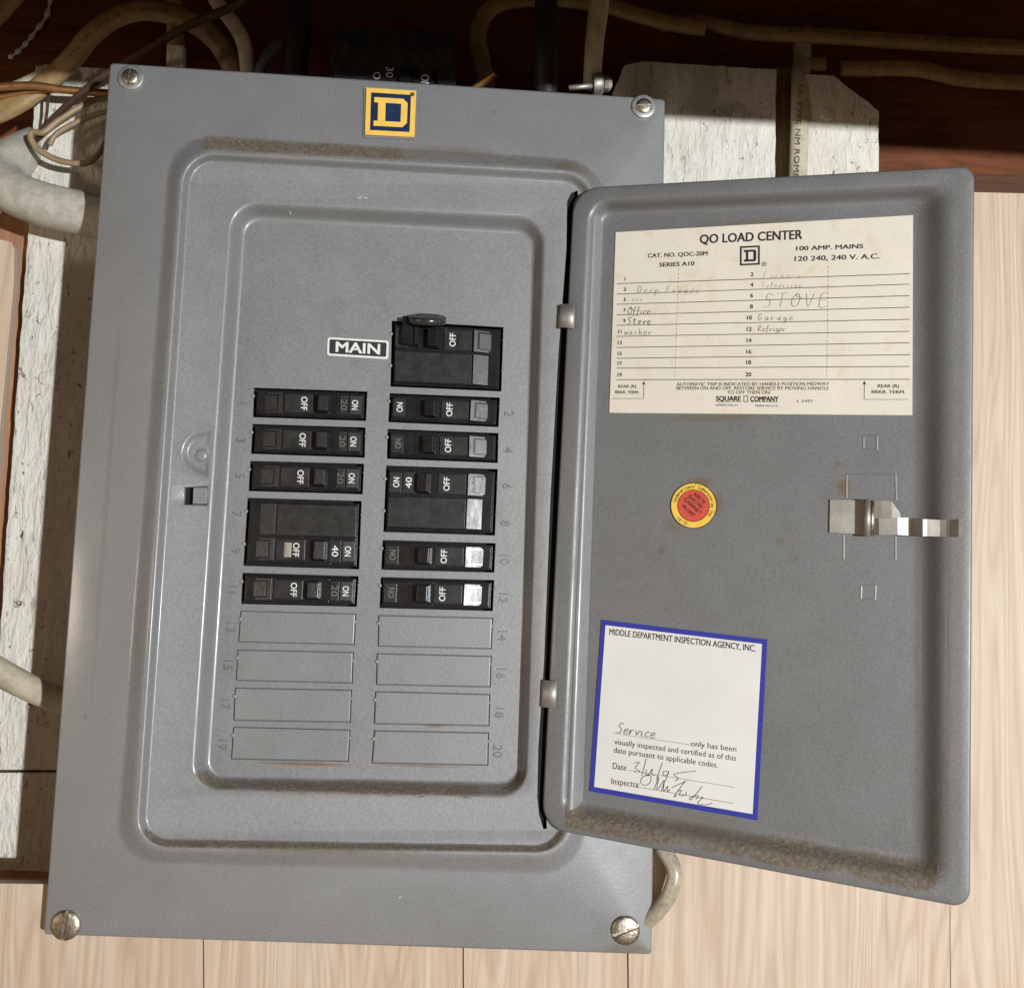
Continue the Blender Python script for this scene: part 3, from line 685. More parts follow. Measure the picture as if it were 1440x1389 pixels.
# cover screws
def screw(x, y, r, washer, ang):
    c = at(x, y, 0); root = MB()
    s = r
    n = 32; ax = Vector((0, 0, 1))
    # slotted head: two half domes either side of the slot
    hd = MB(); d = Vector((math.cos(math.radians(ang)), math.sin(math.radians(ang)), 0)); e = Vector((-d.y, d.x, 0)); sw = s*.13
    base_h = .0018 if washer else .0
    for sg in (-1, 1):
        rings = []
        for (k, hh) in ((1, 0), (1, .35), (.93, .52), (.75, .68), (.5, .78), (.25, .82), (.0, .83)):
            ring = []
            for j in range(17):
                a = math.pi*j/16; q_ = d*math.cos(a)*s*k + e*sg*(max(math.sin(a)*s*k, 0))
                if (q_.dot(e)*sg) < sw: q_ = q_ + e*sg*(sw - q_.dot(e)*sg)
                ring.append(c + q_ + ax*(base_h+hh*s*.42))
            rings.append(ring)
        rings.insert(0, [v - ax*(base_h+.0) for v in rings[0]])
        vs = [v for r_ in rings for v in r_]; fs = []
        for i in range(len(rings)-1):
            for j in range(17): fs.append((i*17+j, i*17+(j+1) % 17, (i+1)*17+(j+1) % 17, (i+1)*17+j))
        hd.add(vs, fs)
    lathe(hd, c, ax, (1, 0, 0), [(s*.97, 0), (s*.97, base_h+.12*s), (s*.5, base_h+.14*s)], n)
    o = hd.build('screw', RUSTY, panel, smooth=False, bevel=0)
    bm = bmesh.new(); bm.from_mesh(o.data); bmesh.ops.remove_doubles(bm, verts=bm.verts, dist=1e-6); bm.to_mesh(o.data); bm.free()
    for p in o.data.polygons: p.use_smooth = True
    o.modifiers.new('e', 'EDGE_SPLIT').split_angle = .7
    if washer:
        wm = MB(); lathe(wm, c, ax, (1, 0, 0), [(r*1.62, 0), (r*1.60, .0011), (r*1.5, .0015), (r*1.02, .0016)], n); wm.build('washer', simple('washer_zinc', (.36, .36, .35), .45, .6, nscale=200, namt=.3), o, smooth=True)
screw(184.5, 110, .0054, True, 85); screw(905, 151, .0052, True, 5); screw(879.5, 1307, .0090, False, 22); screw(93, 1300, .0090, False, 82)
# the steel box behind the cover
mb = MB(); a = inset(P_, 14); c = [at(x, y, 0) for x, y in a]
f_ = [Vector((v.x, v.y, -.0121)) for v in c]; b_ = [Vector((v.x, v.y, ZB+.0005)) for v in c]
n_ = 4; mb.add(f_+b_, [(i, (i+1) % 4, (i+1) % 4+4, i+4) for i in range(4)] + [(7, 6, 5, 4)])
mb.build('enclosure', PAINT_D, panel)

SCR = simple('bare_scratch', (.55, .55, .53), .5)
for a, b, z_ in (((501, 279), (511, 277), zC), ((510, 277), (519, 280), zC), ((687, 226), (687.5, 230), .004), ((407, 296), (409, 303), -.004), ((560, 1262), (566, 1260), 0), ((1, 1), (2, 2), 0)):
    if a[0] == 1: continue
    mb = MB(); p1, p2 = at(*a, z_+.0001), at(*b, z_+.0001); t_ = (p2-p1).normalized(); n_v = Vector((0, 0, 1)).cross(t_)*.0003
    mb.add([p1, p1.lerp(p2, .4)-n_v, p2, p1.lerp(p2, .6)+n_v], [(0, 1, 2, 3)]); mb.build('scratch', SCR, panel)

# ---------------------------------------------------------------- the open door
qO = [(807, 265), (1370, 234), (1364, 1277), (761.5, 1163)]
qG = [(825, 279), (1343, 254), (1338, 1251), (785, 1152)]
qF = [(851, 303), (1284, 287), (1284, 1206), (818, 1124)]
rO, rG, rF = [36, 20, 27, 34], [30, 22, 26, 30], [14, 14, 14, 14]
mb = MB(); loops = []; dust = []; hF = -.0105
def dl(q, r, h, dfun=None):
    L = rquad(q, r); loops.append([atd(a.x, a.y, h) for a in L]); dust.append([dfun(a.x, a.y) if dfun else 0.0 for a in L])
def dline(x, y):                                          # dust lying on the lower slope of the pan
    yl = 1133+(x-818)*.158; t = y-yl
    if x < 795 or x > 1320: return .2 if t > -15 and 790 < x < 1330 else 0
    v = 1-abs(t-22)/36
    return max(0, min(1, v*1.25))*max(.25, min(1.1, .90+.75*mnoise.noise(Vector((x*.011, 3.3, 0)))+.3*mnoise.noise(Vector((x*.045, y*.05, 0)))))
L = rquad(qO, rO); o0 = [atd(a.x, a.y, -.0005) for a in L]
loops.append([v - DN*.006 for v in o0]); dust.append([0.0]*len(L))
dl(qO, rO, -.0012); q_, r_ = lerpq(qO, rO, qG, rG, .06); dl(q_, r_, -.0003); q_, r_ = lerpq(qO, rO, qG, rG, .14); dl(q_, r_, 0); dl(*lerpq(qO, rO, qG, rG, .6), 0, dline)
for k in range(15):
    t = k/14; q_, r_ = lerpq(qG, rG, qF, rF, t); dl(q_, r_, hF*ramp(t, .42), dline)
for t in (.02, .04, .07, .12, .2):
    cq = [(1060, 700)]*4; q_, r_ = lerpq(qF, rF, cq, 0, t); dl(q_, r_, hF, dline)
ringmesh(mb, loops, 0, dust, cap=True)
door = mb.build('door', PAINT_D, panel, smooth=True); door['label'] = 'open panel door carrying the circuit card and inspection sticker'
# outer skin of the door, away from the viewer
mb = MB(); lp = []
for (q_, r_, h) in ((qO, rO, -.0062), (qG, rG, -.0070), (qF, rF, hF-.0018)): lp.append([atd(a.x, a.y, h) for a in rquad(q_, r_)])
ringmesh(mb, [loops[0]] + lp, 0, cap=True); mb.build('door_skin', PAINT_D, door)
# hinge clips
def clip(px, name='hinge_clip'):
    mb = MB(); F = frd(px, 0); n = 8; vs = []
    for k in range(n+1):
        a = math.pi*k/n; u = .5-.5*math.cos(a); h = .0010+.0026*math.sin(a)
        for v in (0, 1): vs.append(F.pt(u, v, h))
    fs = [(2*k, 2*k+1, 2*k+3, 2*k+2) for k in range(n)]
    mb.add(vs, fs); mb.add([F.pt(0, 0, -.003), F.pt(0, 1, -.003), F.pt(0, 1, .001), F.pt(0, 0, .001)], [(0, 1, 2, 3)])
    o = mb.build(name, STEEL, door, smooth=True); m = o.modifiers.new('s', 'SOLIDIFY'); m.thickness = .0006
clip([(788, 429), (810, 430), (808, 463), (786, 462)]); clip([(763, 955), (785, 957), (783, 995), (761, 993)])
FL = hF+.0004
def pxf(x, y, F, z=FL): return x, y

# ---- directory card: authored in its own flat coordinates (0..1 across, 0..1 down)
CF = frd([(866, 327), (1284, 303), (1283, 584), (857, 580.5)], FL)
card = MB(); fbox(card, CF, 0, 1, 0, 1, -.0003, .0003, 0)
# zoomed reading coordinates -> u,v through the card's corner points as seen
def cu(x, y):
    # inverse bilinear on the seen quad, coordinates of the 3.13x enlargement with origin (840,290)
    X, Y = 840+x/3.13, 290+y/3.13
    q = [Vector(p) for p in ((866, 327), (1284, 303), (1283, 584), (857, 580.5))]; u = v = .5
    for _ in range(8):
        f = q[0]*(1-u)*(1-v)+q[1]*u*(1-v)+q[2]*u*v+q[3]*(1-u)*v; e = Vector((X, Y))-f
        du = (q[1]-q[0])*(1-v)+(q[2]-q[3])*v; dv = (q[3]-q[0])*(1-u)+(q[2]-q[1])*u; det = du.x*dv.y-du.y*dv.x
        u += (e.x*dv.y-e.y*dv.x)/det; v += (du.x*e.y-du.y*e.x)/det
    return u, v
hh = .00045
def ctext(s, x0, x1, y0, y1, caph, fit=True, **kw):                 # text between two seen points, cap height in enlarged px
    a = cu(x0, y0); b = cu(x1, y1); dx = (b[0]-a[0])*CF.W; dy = (b[1]-a[1])*CF.H
    text(card, s, CF, (a[0]+b[0])/2, (a[1]+b[1])/2, caph*.000160, width=math.hypot(dx, dy) if fit else None, ang=math.degrees(math.atan2(dy, dx)), h=hh, **kw)
ctext('QO LOAD CENTER', 478, 930, 146, 125, 36, bold=.022, mi=1)
ctext('CAT. NO. QOC-20M', 236, 512, 220, 209, 17, bold=.018, mi=1)
ctext('SERIES A10', 290, 452, 261, 254, 17, bold=.018, mi=1)
ctext('100 AMP. MAINS', 905, 1187, 188, 178, 17, bold=.018, mi=1)
ctext('120 240, 240 V. A.C.', 898, 1254, 234, 223, 19, bold=.014, mi=1)
# ruled lines
rows = [(345, 302), (391, 348), (436, 399), (483, 450), (529, 503), (577, 556), (626, 606), (673, 658), (716, 709), (766, 765)]
for yl, yr in rows:
    a, b = cu(88, yl), cu(1375, yr); ribbon(card, [a, b], .00044, CF, hh, 1)
for i, n_ in enumerate(range(1, 20, 2)):
    y = rows[i][0]-20 - (0 if i else 0); s = str(n_); wd = 9 if n_ < 10 else 24
    cx_ = 127-i*.5 if n_ < 10 else 103; ctext(s, cx_-wd/2, cx_+wd/2, y-1, y-1, 15, fit=False, mi=1, bold=.02)
for i, n_ in enumerate(range(2, 21, 2)):
    y = rows[i][0]*.54+rows[i][1]*.46 - 22; s = str(n_); wd = 11 if n_ < 10 else 26; x = 712-i*.8 - (8 if n_ >= 10 else 0)
    ctext(s, x-wd/2, x+wd/2, y, y-.6, 16, fit=False, mi=1, bold=.02)
for xt, xb in ((380, 363), (1041, 1035)):                 # dashed columns
    for k in range(26):
        t = k/26; t2 = (k+.62)/26; y0_ = 278 if xt == 380 else 268
        ribbon(card, [cu(xt+(xb-xt)*t, y0_+(762-y0_)*t), cu(xt+(xb-xt)*t2, y0_+(762-y0_)*t2)], .00017, CF, hh, 2)
ctext('AUTOMATIC TRIP IS INDICATED BY HANDLE POSITION MIDWAY', 372, 1045, 786, 784, 13, mi=1)
ctext('BETWEEN ON AND OFF. RESTORE SERVICE BY MOVING HANDLE', 372, 1044, 803, 803, 13, mi=1)
ctext('TO OFF THEN ON', 603, 790, 821, 821, 13, mi=1)
ctext('SQUARE', 553, 663, 848, 848, 19, mi=1, bold=.03); ctext('COMPANY', 706, 828, 850, 850, 19, mi=1, bold=.03)
for a, b in ((553, 665), (706, 828)): ribbon(card, [cu(a, 862), cu(b, 863)], .00025, CF, hh, 1)
ctext('LEXINGTON, KY.', 551, 655, 876, 877, 7, mi=1); ctext('MADE IN U.S.A.', 728, 830, 879, 880, 7, mi=1)
ctext('L 5497', 910, 978, 859, 859, 11, mi=2)
for (x0, x1, ya, xr, up) in ((82, 196, 795, 218, 848), (1222, 1358, 794, 1192, 852)):
    ctext('REAR (R)', (x0+x1)/2-43, (x0+x1)/2+43, ya, ya, 12, mi=1, bold=.01); ctext('BRKR. TERM.', x0, x1, ya+25, ya+26, 12, mi=1, bold=.01)
    ribbon(card, [cu(xr, 780), cu(xr-1, up)], .00028, CF, hh, 1)
    ribbon(card, [cu(66 if xr < 500 else xr, up), cu(xr if xr < 500 else 1372, up)], .00028, CF, hh, 1)
    card.add([CF.pt(*cu(xr-7, 787), hh+.00005), CF.pt(*cu(xr+7, 787), hh+.00005), CF.pt(*cu(xr, 772), hh+.00005)], [(0, 1, 2)], 1)
# square badge prints
def printbadge(x0, y0, x1, y1, mi):
    q = [cu(x0, y0+2), cu(x1, y0-2), cu(x1, y1-2), cu(x0, y1+2)]
    G = Frame(*[CF.pt(*c, hh) for c in q], n=DN)
    for (a, b, c, d) in ((0, 1, 0, .09), (0, 1, .91, 1), (0, .09, .09, .91), (.91, 1, .09, .91), (.2, .78, .2, .31), (.2, .78, .70, .81), (.30, .42, .31, .70), (.68, .82, .27, .74)):
        card.add([G.pt(a, c), G.pt(b, c), G.pt(b, d), G.pt(a, d)], [(0, 1, 2, 3)], mi)
printbadge(658, 176, 746, 262, 1)
def ring_print(mb, F, u, v, r0, r1, mi, h, n=28):
    vs = []
    for k in range(n):
        a = 2*math.pi*k/n
        for r in (r0, r1): vs.append(F.pt(u+math.cos(a)*r/F.W, v+math.sin(a)*r/F.H, h))
    mb.add(vs, [(2*k, 2*k+1, (2*k+3) % (2*n), (2*k+2) % (2*n)) for k in range(n)], mi)
ring_print(card, CF, *cu(765, 257), .00115, .0015, 1, hh); ctext('R', 761, 770, 257, 257, 8, mi=1)
q4 = [cu(677, 836), cu(694, 836), cu(694, 862), cu(677, 862)]
for a, b in zip(q4, q4[1:]+q4[:1]): ribbon(card, [a, b], .0004, CF, hh, 1)

# handwriting: single-stroke letters, x to the right, y up, x-height 1
SL = {
 'a': [[(.9,.8),(.5,1),(.1,.6),(.2,.1),(.6,.1),(.9,.8),(.9,.2),(1.2,.05)]], 'c': [[(.9,.85),(.5,1),(.1,.5),(.3,.05),(.9,.2)]],
 'd': [[(.8,.8),(.4,.95),(.1,.4),(.4,.0),(.8,.4),(.95,2)],[(.95,2),(.85,.2),(1.1,.05)]], 'e': [[(.1,.5),(.7,.6),(.8,.9),(.45,1),(.1,.6),(.2,.1),(.6,0),(1.0,.25)]],
 'f': [[(.9,1.8),(.6,2),(.4,1.4),(.3,-.5)],[(.1,.95),(.8,1)]], 'g': [[(.9,.8),(.5,1),(.1,.5),(.4,.1),(.85,.6),(.8,-.6),(.3,-.8),(.2,-.5),(1.2,.1)]],
 'h': [[(.1,2),(.1,0),(.3,.7),(.7,.9),(.8,0),(1.1,.05)]], 'i': [[(.2,.9),(.2,.1),(.5,.1)]], 'l': [[(.1,.2),(.5,1.4),(.4,2.0),(.15,1.2),(.2,.1),(.6,.15)]],
 'n': [[(.1,.9),(.1,0),(.3,.7),(.7,.9),(.8,.1),(1.1,.1)]], 'o': [[(.5,1),(.1,.6),(.3,.05),(.8,.3),(.6,.95),(1.1,.9)]], 'p': [[(.1,1),(.1,-.9),(.15,.6),(.6,1),(.9,.6),(.5,.05),(.1,.3)]],
 'r': [[(.1,.9),(.15,0),(.3,.7),(.8,.95)]], 's': [[(.8,.95),(.3,.85),(.6,.45),(.7,.1),(.1,.05)]], 't': [[(.4,1.7),(.3,.2),(.6,.05),(.9,.2)],[(0,1.2),(.9,1.25)]],
 'u': [[(.1,.9),(.1,.2),(.4,0),(.8,.4),(.85,.9),(.85,.1),(1.1,.1)]], 'v': [[(.1,.9),(.4,.05),(.8,.9),(1.1,.8)]], 'w': [[(.1,.9),(.3,.05),(.6,.7),(.8,.05),(1.1,.95)]],
 'z': [[(.1,.9),(.8,.9),(.1,.05),(.9,.05)]], 'm': [[(.1,.9),(.1,0),(.3,.8),(.5,.8),(.5,0),(.8,.9),(1,.8),(1,0),(1.3,.1)]],
 'D': [[(.2,2),(.1,0)],[(-.1,2),(.9,1.8),(1.1,.8),(.6,.05),(.0,0)]], 'F': [[(.2,2),(.1,0)],[(.1,2),(1.2,2.05)],[(.1,1.1),(.8,1.1)]], 'T': [[(.6,2),(.5,0)],[(-.2,2),(1.4,2.05)]],
 'O': [[(.8,1.9),(.1,1.3),(.2,.2),(.9,.2),(1.2,1.3),(.8,2),(.5,1.7),(1.5,1.3)]], 'S': [[(1.2,1.8),(.6,2),(.3,1.4),(.9,.9),(.8,.1),(.0,.1)]], 'G': [[(1.1,1.7),(.6,2),(.1,1.0),(.5,.0),(1.1,.5),(1.1,.9),(.6,.9)]],
 'E': [[(1.1,2),(.2,1.9),(.1,0),(1.2,.1)],[(.2,1.0),(.9,1.05)]], 'V': [[(.0,2),(.5,0),(1.1,2)]], 'R': [[(.2,0),(.2,2),(.9,1.9),(.9,1.2),(.2,1),(1.1,0)]], 'W': [[(0,1.2),(.3,0),(.7,1),(1,0),(1.4,1.3)]],
 ' ': []}
def write(mb, s, F, conv, x, y, xh, wd, h, mi, slant=.25, step=1.15, ty=0):
    for ch in s:
        for st in SL.get(ch, []):
            st = smoothline(st, 4) if len(st) > 2 else st
            pts = [conv(x+(a+b*slant*.5)*xh, y-b*xh+ty*a + random.uniform(-.03, .03)*xh) for a, b in st]
            ribbon(mb, pts, wd, F, h + .00005*random.random(), mi)
        x += xh*(step+(.35 if ch in 'DFTOSGEVRWm' else -.35 if ch in 'il' else 0))
        y += ty
random.seed(3)
write(card, 'Deep Freeze', CF, cu, 186, 386, 15, .00022, hh+.0001, 3, step=1.75)
write(card, 'Furnace', CF, cu, 762, 320, 14, .00016, hh+.0001, 4, step=1.7)
write(card, 'Television', CF, cu, 752, 362, 12, .00018, hh+.0001, 4, step=1.6)
write(card, 'STOVE', CF, cu, 760, 448, 30, .00026, hh+.0001, 3, step=1.65, slant=.3)
write(card, 'Office', CF, cu, 140, 480, 16, .00034, hh+.0001, 2, step=1.15)
write(card, 'Stove', CF, cu, 138, 523, 15, .00040, hh+.0001, 2, step=1.5)
write(card, 'washer', CF, cu, 124, 570, 15, .00030, hh+.0001, 3, step=1.55)
write(card, 'Garage', CF, cu, 738, 506, 14, .00030, hh+.0001, 3, step=1.9)
write(card, 'Refriger', CF, cu, 738, 555, 13, .00026, hh+.0001, 3, step=1.2)
write(card, 'one', CF, cu, 160, 423, 12, .00016, hh+.0001, 4, step=1.6)
co = card.build('circuit_directory', [CARD, BLACK_INK, simple('faded_print', (.10, .09, .08), .8), PENCIL, FAINT_PENCIL], door, angle='keep')
co['label'] = 'stained cream circuit directory card with ruled numbered lines'

# ---- inspection sticker with a blue border
SQ = ((846, 871), (1079, 899), (1065, 1153), (829, 1112))
SF = frd(SQ, FL); st = MB()
def su(x, y):                                             # seen point, enlargement 4.34x from (810,850)
    X, Y = 810+x/4.34, 850+y/4.34
    q = [Vector(p) for p in SQ]; u = v = .5
    for _ in range(8):
        f = q[0]*(1-u)*(1-v)+q[1]*u*(1-v)+q[2]*u*v+q[3]*(1-u)*v; e = Vector((X, Y))-f
        du = (q[1]-q[0])*(1-v)+(q[2]-q[3])*v; dv = (q[3]-q[0])*(1-u)+(q[2]-q[1])*u; det = du.x*dv.y-du.y*dv.x
        u += (e.x*dv.y-e.y*dv.x)/det; v += (du.x*e.y-du.y*e.x)/det
    return u, v
fbox(st, SF, 0, 1, 0, 1, -.0003, .0003, 1); 
st.add([SF.pt(.028, .030, .0004), SF.pt(.972, .028, .0004), SF.pt(.972, .970, .0004), SF.pt(.028, .970, .0004)], [(0, 1, 2, 3)], 0)
def stext(s, x0, y0, x1, y1, caph, **kw):
    a = su(x0, y0); b = su(x1, y1); dx = (b[0]-a[0])*SF.W; dy = (b[1]-a[1])*SF.H
    text(st, s, SF, (a[0]+b[0])/2, (a[1]+b[1])/2, caph*.000114, width=math.hypot(dx, dy), ang=math.degrees(math.atan2(dy, dx)), h=.0005, mi=2, **kw)
stext('MIDDLE DEPARTMENT INSPECTION AGENCY, INC.', 208, 165, 1100, 268, 33, bold=.014)
stext('only has been', 716, 850, 986, 884, 29); stext('visually inspected and certified as of this', 242, 838, 984, 940, 29)
stext('date pursuant to applicable codes.', 239, 888, 877, 982, 29); stext('Date', 232, 984, 318, 997, 33); stext('Inspecto', 224, 1075, 386, 1098, 33)
ribbon(st, [su(243, 789), su(712, 860)], .00022, SF, .0005, 2); ribbon(st, [su(330, 1013), su(973, 1116)], .00022, SF, .0005, 2); ribbon(st, [su(386, 1113), su(970, 1214)], .00026, SF, .0005, 2)
write(st, 'Service', SF, su, 250, 785, 31, .00036, .0006, 2, slant=.6, step=1.15, ty=5)
ink = [[(365, 970), (400, 965), (372, 1000), (405, 1020), (368, 1022)], [(443, 942), (415, 1045)], [(445, 1010), (440, 1040), (462, 1035), (480, 1005), (478, 1040), (500, 1042)], [(543, 965), (505, 1068)],
       [(575, 1020), (550, 1022), (548, 1045), (575, 1040), (580, 1020), (562, 1075), (545, 1078)], [(745, 1018), (660, 1028), (612, 1040), (640, 1062), (618, 1080)],
       [(470, 1045), (425, 1050), (408, 1085), (435, 1105), (468, 1085), (470, 1048), (440, 1040)], [(395, 1090), (385, 1120)], [(520, 1050), (490, 1135)], [(520, 1060), (510, 1130), (555, 1075), (535, 1140)], [(555, 1075), (550, 1140), (575, 1110), (572, 1145), (590, 1128)],
       [(680, 1082), (615, 1170), (632, 1165)], [(600, 1118), (690, 1078)], [(640, 1140), (660, 1135), (645, 1162), (680, 1165), (690, 1145)], [(785, 1110), (718, 1190), (712, 1178), (760, 1165), (745, 1190)], [(765, 1180), (790, 1178), (755, 1212), (800, 1222), (845, 1212)]]
for s_ in ink: ribbon(st, [su(a, b) for a, b in smoothline(s_, 5)], .00032, SF, .0006, 2)
so = st.build('inspection_sticker', [STICKER, BLUE, BLACK_INK], door, angle='keep'); so['label'] = 'white inspection sticker with a blue border and handwriting'

# ---- round seal
RF = frd([(943, 678.5), (1008, 678.5), (1008, 743.5), (943, 743.5)], FL); sm = MB(); R0 = (RF.W+RF.H)/4
def disc(mb, F, r, h, mi, n=40): mb.add([F.pt(.5+math.cos(2*math.pi*k/n)*r/F.W, .5+math.sin(2*math.pi*k/n)*r/F.H, h) for k in range(n)], [tuple(range(n))], mi)
disc(sm, RF, R0, .0002, 2); disc(sm, RF, R0*.965, .0003, 1); disc(sm, RF, R0*.70, .00038, 2); disc(sm, RF, R0*.67, .00045, 0)
def arc_text(mb, s, F, r, a0, a1, size, mi):
    n = len(s)
    for i, ch in enumerate(s):
        if ch == ' ': continue
        a = a0+(a1-a0)*i/(n-1); ar = math.radians(a)
        text(mb, ch, F, .5+math.sin(ar)*r/F.W, .5-math.cos(ar)*r/F.H, size, ang=a, h=.0005, bold=.0, mi=mi)
arc_text(sm, "Underwriters' Laboratories Inc.", RF, R0*.83, -75, 128, R0*.15, 2); arc_text(sm, 'C-91', RF, R0*.83, 205, 232, R0*.14, 2)
for i, (s_, dy, wd) in enumerate((('INSPECTED', -.42, .62), ('ELECTRIC', -.20, .85), ('CABINET', .03, .98), ('FRONT', .30, .70))):
    a = math.radians(42); u = .5 - math.sin(a)*dy*.5; v = .5+math.cos(a)*dy*.5
    text(sm, s_, RF, u, v, R0*.15, width=R0*wd, ang=42, h=.0006, bold=.014, mi=2)
o = sm.build('round_seal', [RED, YEL_P, BLACK_INK], door, angle='keep'); o['label'] = 'round yellow and red approval seal'

# ---- latch on the door
def dbox(px, h0, h1, name, m, bev=.0003, **kw):
    mb = MB(); fbox(mb, frd(px, (h0+h1)/2), 0, 1, 0, 1, -(h1-h0)/2, (h1-h0)/2, **kw); return mb.build(name, m, door, bevel=bev)
dbox([(1167, 702), (1218, 703.5), (1218, 752), (1166, 749)], hF+.0001, hF+.0012, 'latch_plate', STEEL)
mb = MB(); tube(mb, [atd(1220, 702, hF+.0055), atd(1219.5, 754, hF+.0055)], .0022, 12, samples=1); mb.build('latch_pin', STEEL, door, smooth=True)
mb = MB(); tube(mb, [atd(1226, 704, hF+.0055), atd(1226, 753, hF+.0055)], .0016, 12, samples=1); mb.build('latch_pin', RUSTY, door, smooth=True)
# the spring tongue: a strip bent along its length
mb = MB()
strip = [(1229, 704, 751, .005), (1240, 704, 751, .0062), (1254, 705, 751, .0066), (1266, 722, 752, .0062)]
strip2 = [(1236, 729, 752, .0075), (1262, 728, 752, .0078), (1277, 728, 753, .0060), (1283, 728, 753, .0064), (1290, 729, 753.5, .0098), (1295, 729.5, 754, .0122), (1298, 730, 754, .0135), (1303, 730, 754, .0122), (1322, 731, 754.5, .0118), (1337, 731, 755, .0140), (1345, 730, 755, .0180), (1349, 729, 755, .0196), (1354, 730, 755, .0200)]
for S_, nm_ in ((strip, 'latch_leaf'), (strip2, 'latch_tongue')):
    mb = MB(); vs = []
    for (x, y0_, y1_, h) in S_: vs += [atd(x, y0_, hF+h), atd(x, y1_, hF+h)]
    mb.add(vs, [(2*k, 2*k+1, 2*k+3, 2*k+2) for k in range(len(S_)-1)])
    o = mb.build(nm_, STEEL, door, smooth=False); m = o.modifiers.new('s', 'SOLIDIFY'); m.thickness = .0008
# pressed guide marks around the latch
def pressed(px, name='pressed_mark', h=.00022):
    mb = MB(); n = len(px)
    for a, b in zip(px, px[1:]):
        A, Bq = atd(*a, hF), atd(*b, hF); t = (Bq-A).normalized(); s_ = DN.cross(t)*.0007
        mb.add([A-s_, A+s_, Bq+s_, Bq-s_, A-s_*.3+DN*h, A+s_*.3+DN*h, Bq+s_*.3+DN*h, Bq-s_*.3+DN*h], [(4, 5, 6, 7), (0, 1, 5, 4), (1, 2, 6, 5), (2, 3, 7, 6), (3, 0, 4, 7)])
    mb.build(name, PAINT_D, door, smooth=False)
pressed([(1214, 613), (1233, 613), (1233, 632), (1214, 632), (1214, 613)]); pressed([(1211, 823), (1231, 823), (1230, 843), (1210, 843), (1211, 823)])
pressed([(1190, 700), (1190, 667), (1259, 667), (1260, 703)]); pressed([(1186, 752), (1186, 786)]); pressed([(1259, 753), (1259, 787)])

# ---------------------------------------------------------------- cables, conduit and odds and ends in the recess
def pxr(r, z): return r*(CAM.z-z)/FPX
def cable(name, pts, rpx, m, label, cat='cable', n=12, flat=.62, group='cables in the recess', printing=None):
    mb = MB(); P = [at(x, y, z) for x, y, z in pts]; r = [pxr(rpx if not isinstance(rpx, list) else rpx[i], p[2]) for i, p in enumerate(pts)]
    tube(mb, P, r, n, flat=flat); o = mb.build(name, m, smooth=True); tag(o, label, cat, group if cat == 'cable' else None)
    if printing:
        s, a, b, size = printing
        A, Bp = at(*a), at(*b); x = (Bp-A); y = Vector((0, 0, 1)).cross(x).normalized()
        W = x.length; G = Frame(A+y*.01, Bp+y*.01, Bp-y*.01, A-y*.01, n=(0, 0, 1)); tm = MB()
        text(tm, s, G, .5, .5, size, width=W, h=0, bold=-.004); tm.build('printing', simple('sheath_print', (.09, .07, .05), .8), o)
    return o
zc1 = -.060
def print_along(o, s_, path, z, size):
    pts = smoothline(path, 12); seg = [0]
    for a, b in zip(pts, pts[1:]): seg.append(seg[-1]+math.hypot(b[0]-a[0], b[1]-a[1]))
    tm = MB()
    for i, ch in enumerate(s_):
        if ch == ' ': continue
        t = seg[-1]*i/(len(s_)-1); k = max(j for j in range(len(seg)-1) if seg[j] <= t)
        f = (t-seg[k])/max(1e-6, seg[k+1]-seg[k]); x = pts[k][0]*(1-f)+pts[k+1][0]*f; y = pts[k][1]*(1-f)+pts[k+1][1]*f
        an = math.degrees(math.atan2(pts[k+1][1]-pts[k][1], pts[k+1][0]-pts[k][0]))
        G = Frame(at(x-20, y-20, z), at(x+20, y-20, z), at(x+20, y+20, z), at(x-20, y+20, z), n=(0, 0, 1)); text(tm, ch, G, .5, .5, size, ang=an, h=0)
    tm.build('printing', simple('sheath_print_dark', (.10, .06, .03), .8), o)
arch = cable('nm_cable', [(-40, 175, -.07), (20, 148, -.07), (62, 118, -.07), (100, 84, -.066), (130, 48, -.062), (165, 24, -.06), (200, 15, -.06), (240, 20, -.06), (275, 34, -.06), (305, 58, -.062), (326, 92, -.066), (335, 130, -.07)], 16, NM_TAN, 'tan flat cable arching over the top left corner of the panel')
print_along(arch, 'TYPE NM 12-2 WITH GROUND', [(96, 84), (128, 46), (165, 21), (202, 12), (236, 16)], -.0548, .0032)
print_along(arch, '600 V UL', [(292, 46), (312, 66), (326, 92)], -.0560, .0032)
cable('nm_cable', [(-60, 70, -.05), (0, 12, -.05), (60, -60, -.05)], 18, NM_TAN, 'tan cable crossing the extreme top left corner of the picture')
cable('nm_cable', [(-40, 150, -.075), (10, 130, -.075), (50, 112, -.075), (72, 98, -.078)], 11, NM_WHITE, 'short off white cable end at the far left, under the tan arch')
cable('nm_cable', [(285, -40, -.04), (306, 4, -.04), (330, 36, -.042), (344, 66, -.045), (350, 120, -.05)], [11, 11, 11, 11, 11], NM_WHITE, 'off white cable curving down behind the cover, right of the tan arch')
cable('nm_cable', [(243, -40, -.062), (246, 10, -.062), (247, 50, -.062), (246, 120, -.066)], 13, NM_TAN, 'short tan cable dropping straight through the tan arch')
mb = MB(); F = fr([(235, 62), (259, 64), (259, 98), (233, 96)], -.052); fbox(mb, F, 0, 1, 0, 1, -.006, .0); tag(mb.build('cable_staple', WBOARD, bevel=.0008), 'small white painted block below the dropping tan cable, above the cover', 'block')
cable('dark_stick', [(345, -4, -.008), (322, 12, -.012), (262, 38, -.022), (205, 72, -.032), (150, 104, -.045), (104, 140, -.060), (70, 172, -.070), (55, 194, -.074)], [7, 6.5, 6, 5.5, 5.5, 5, 4.5, 4], STICKW, 'thin dark brown wire slanting behind the top left corner of the cover', 'wire', flat=1, n=8)
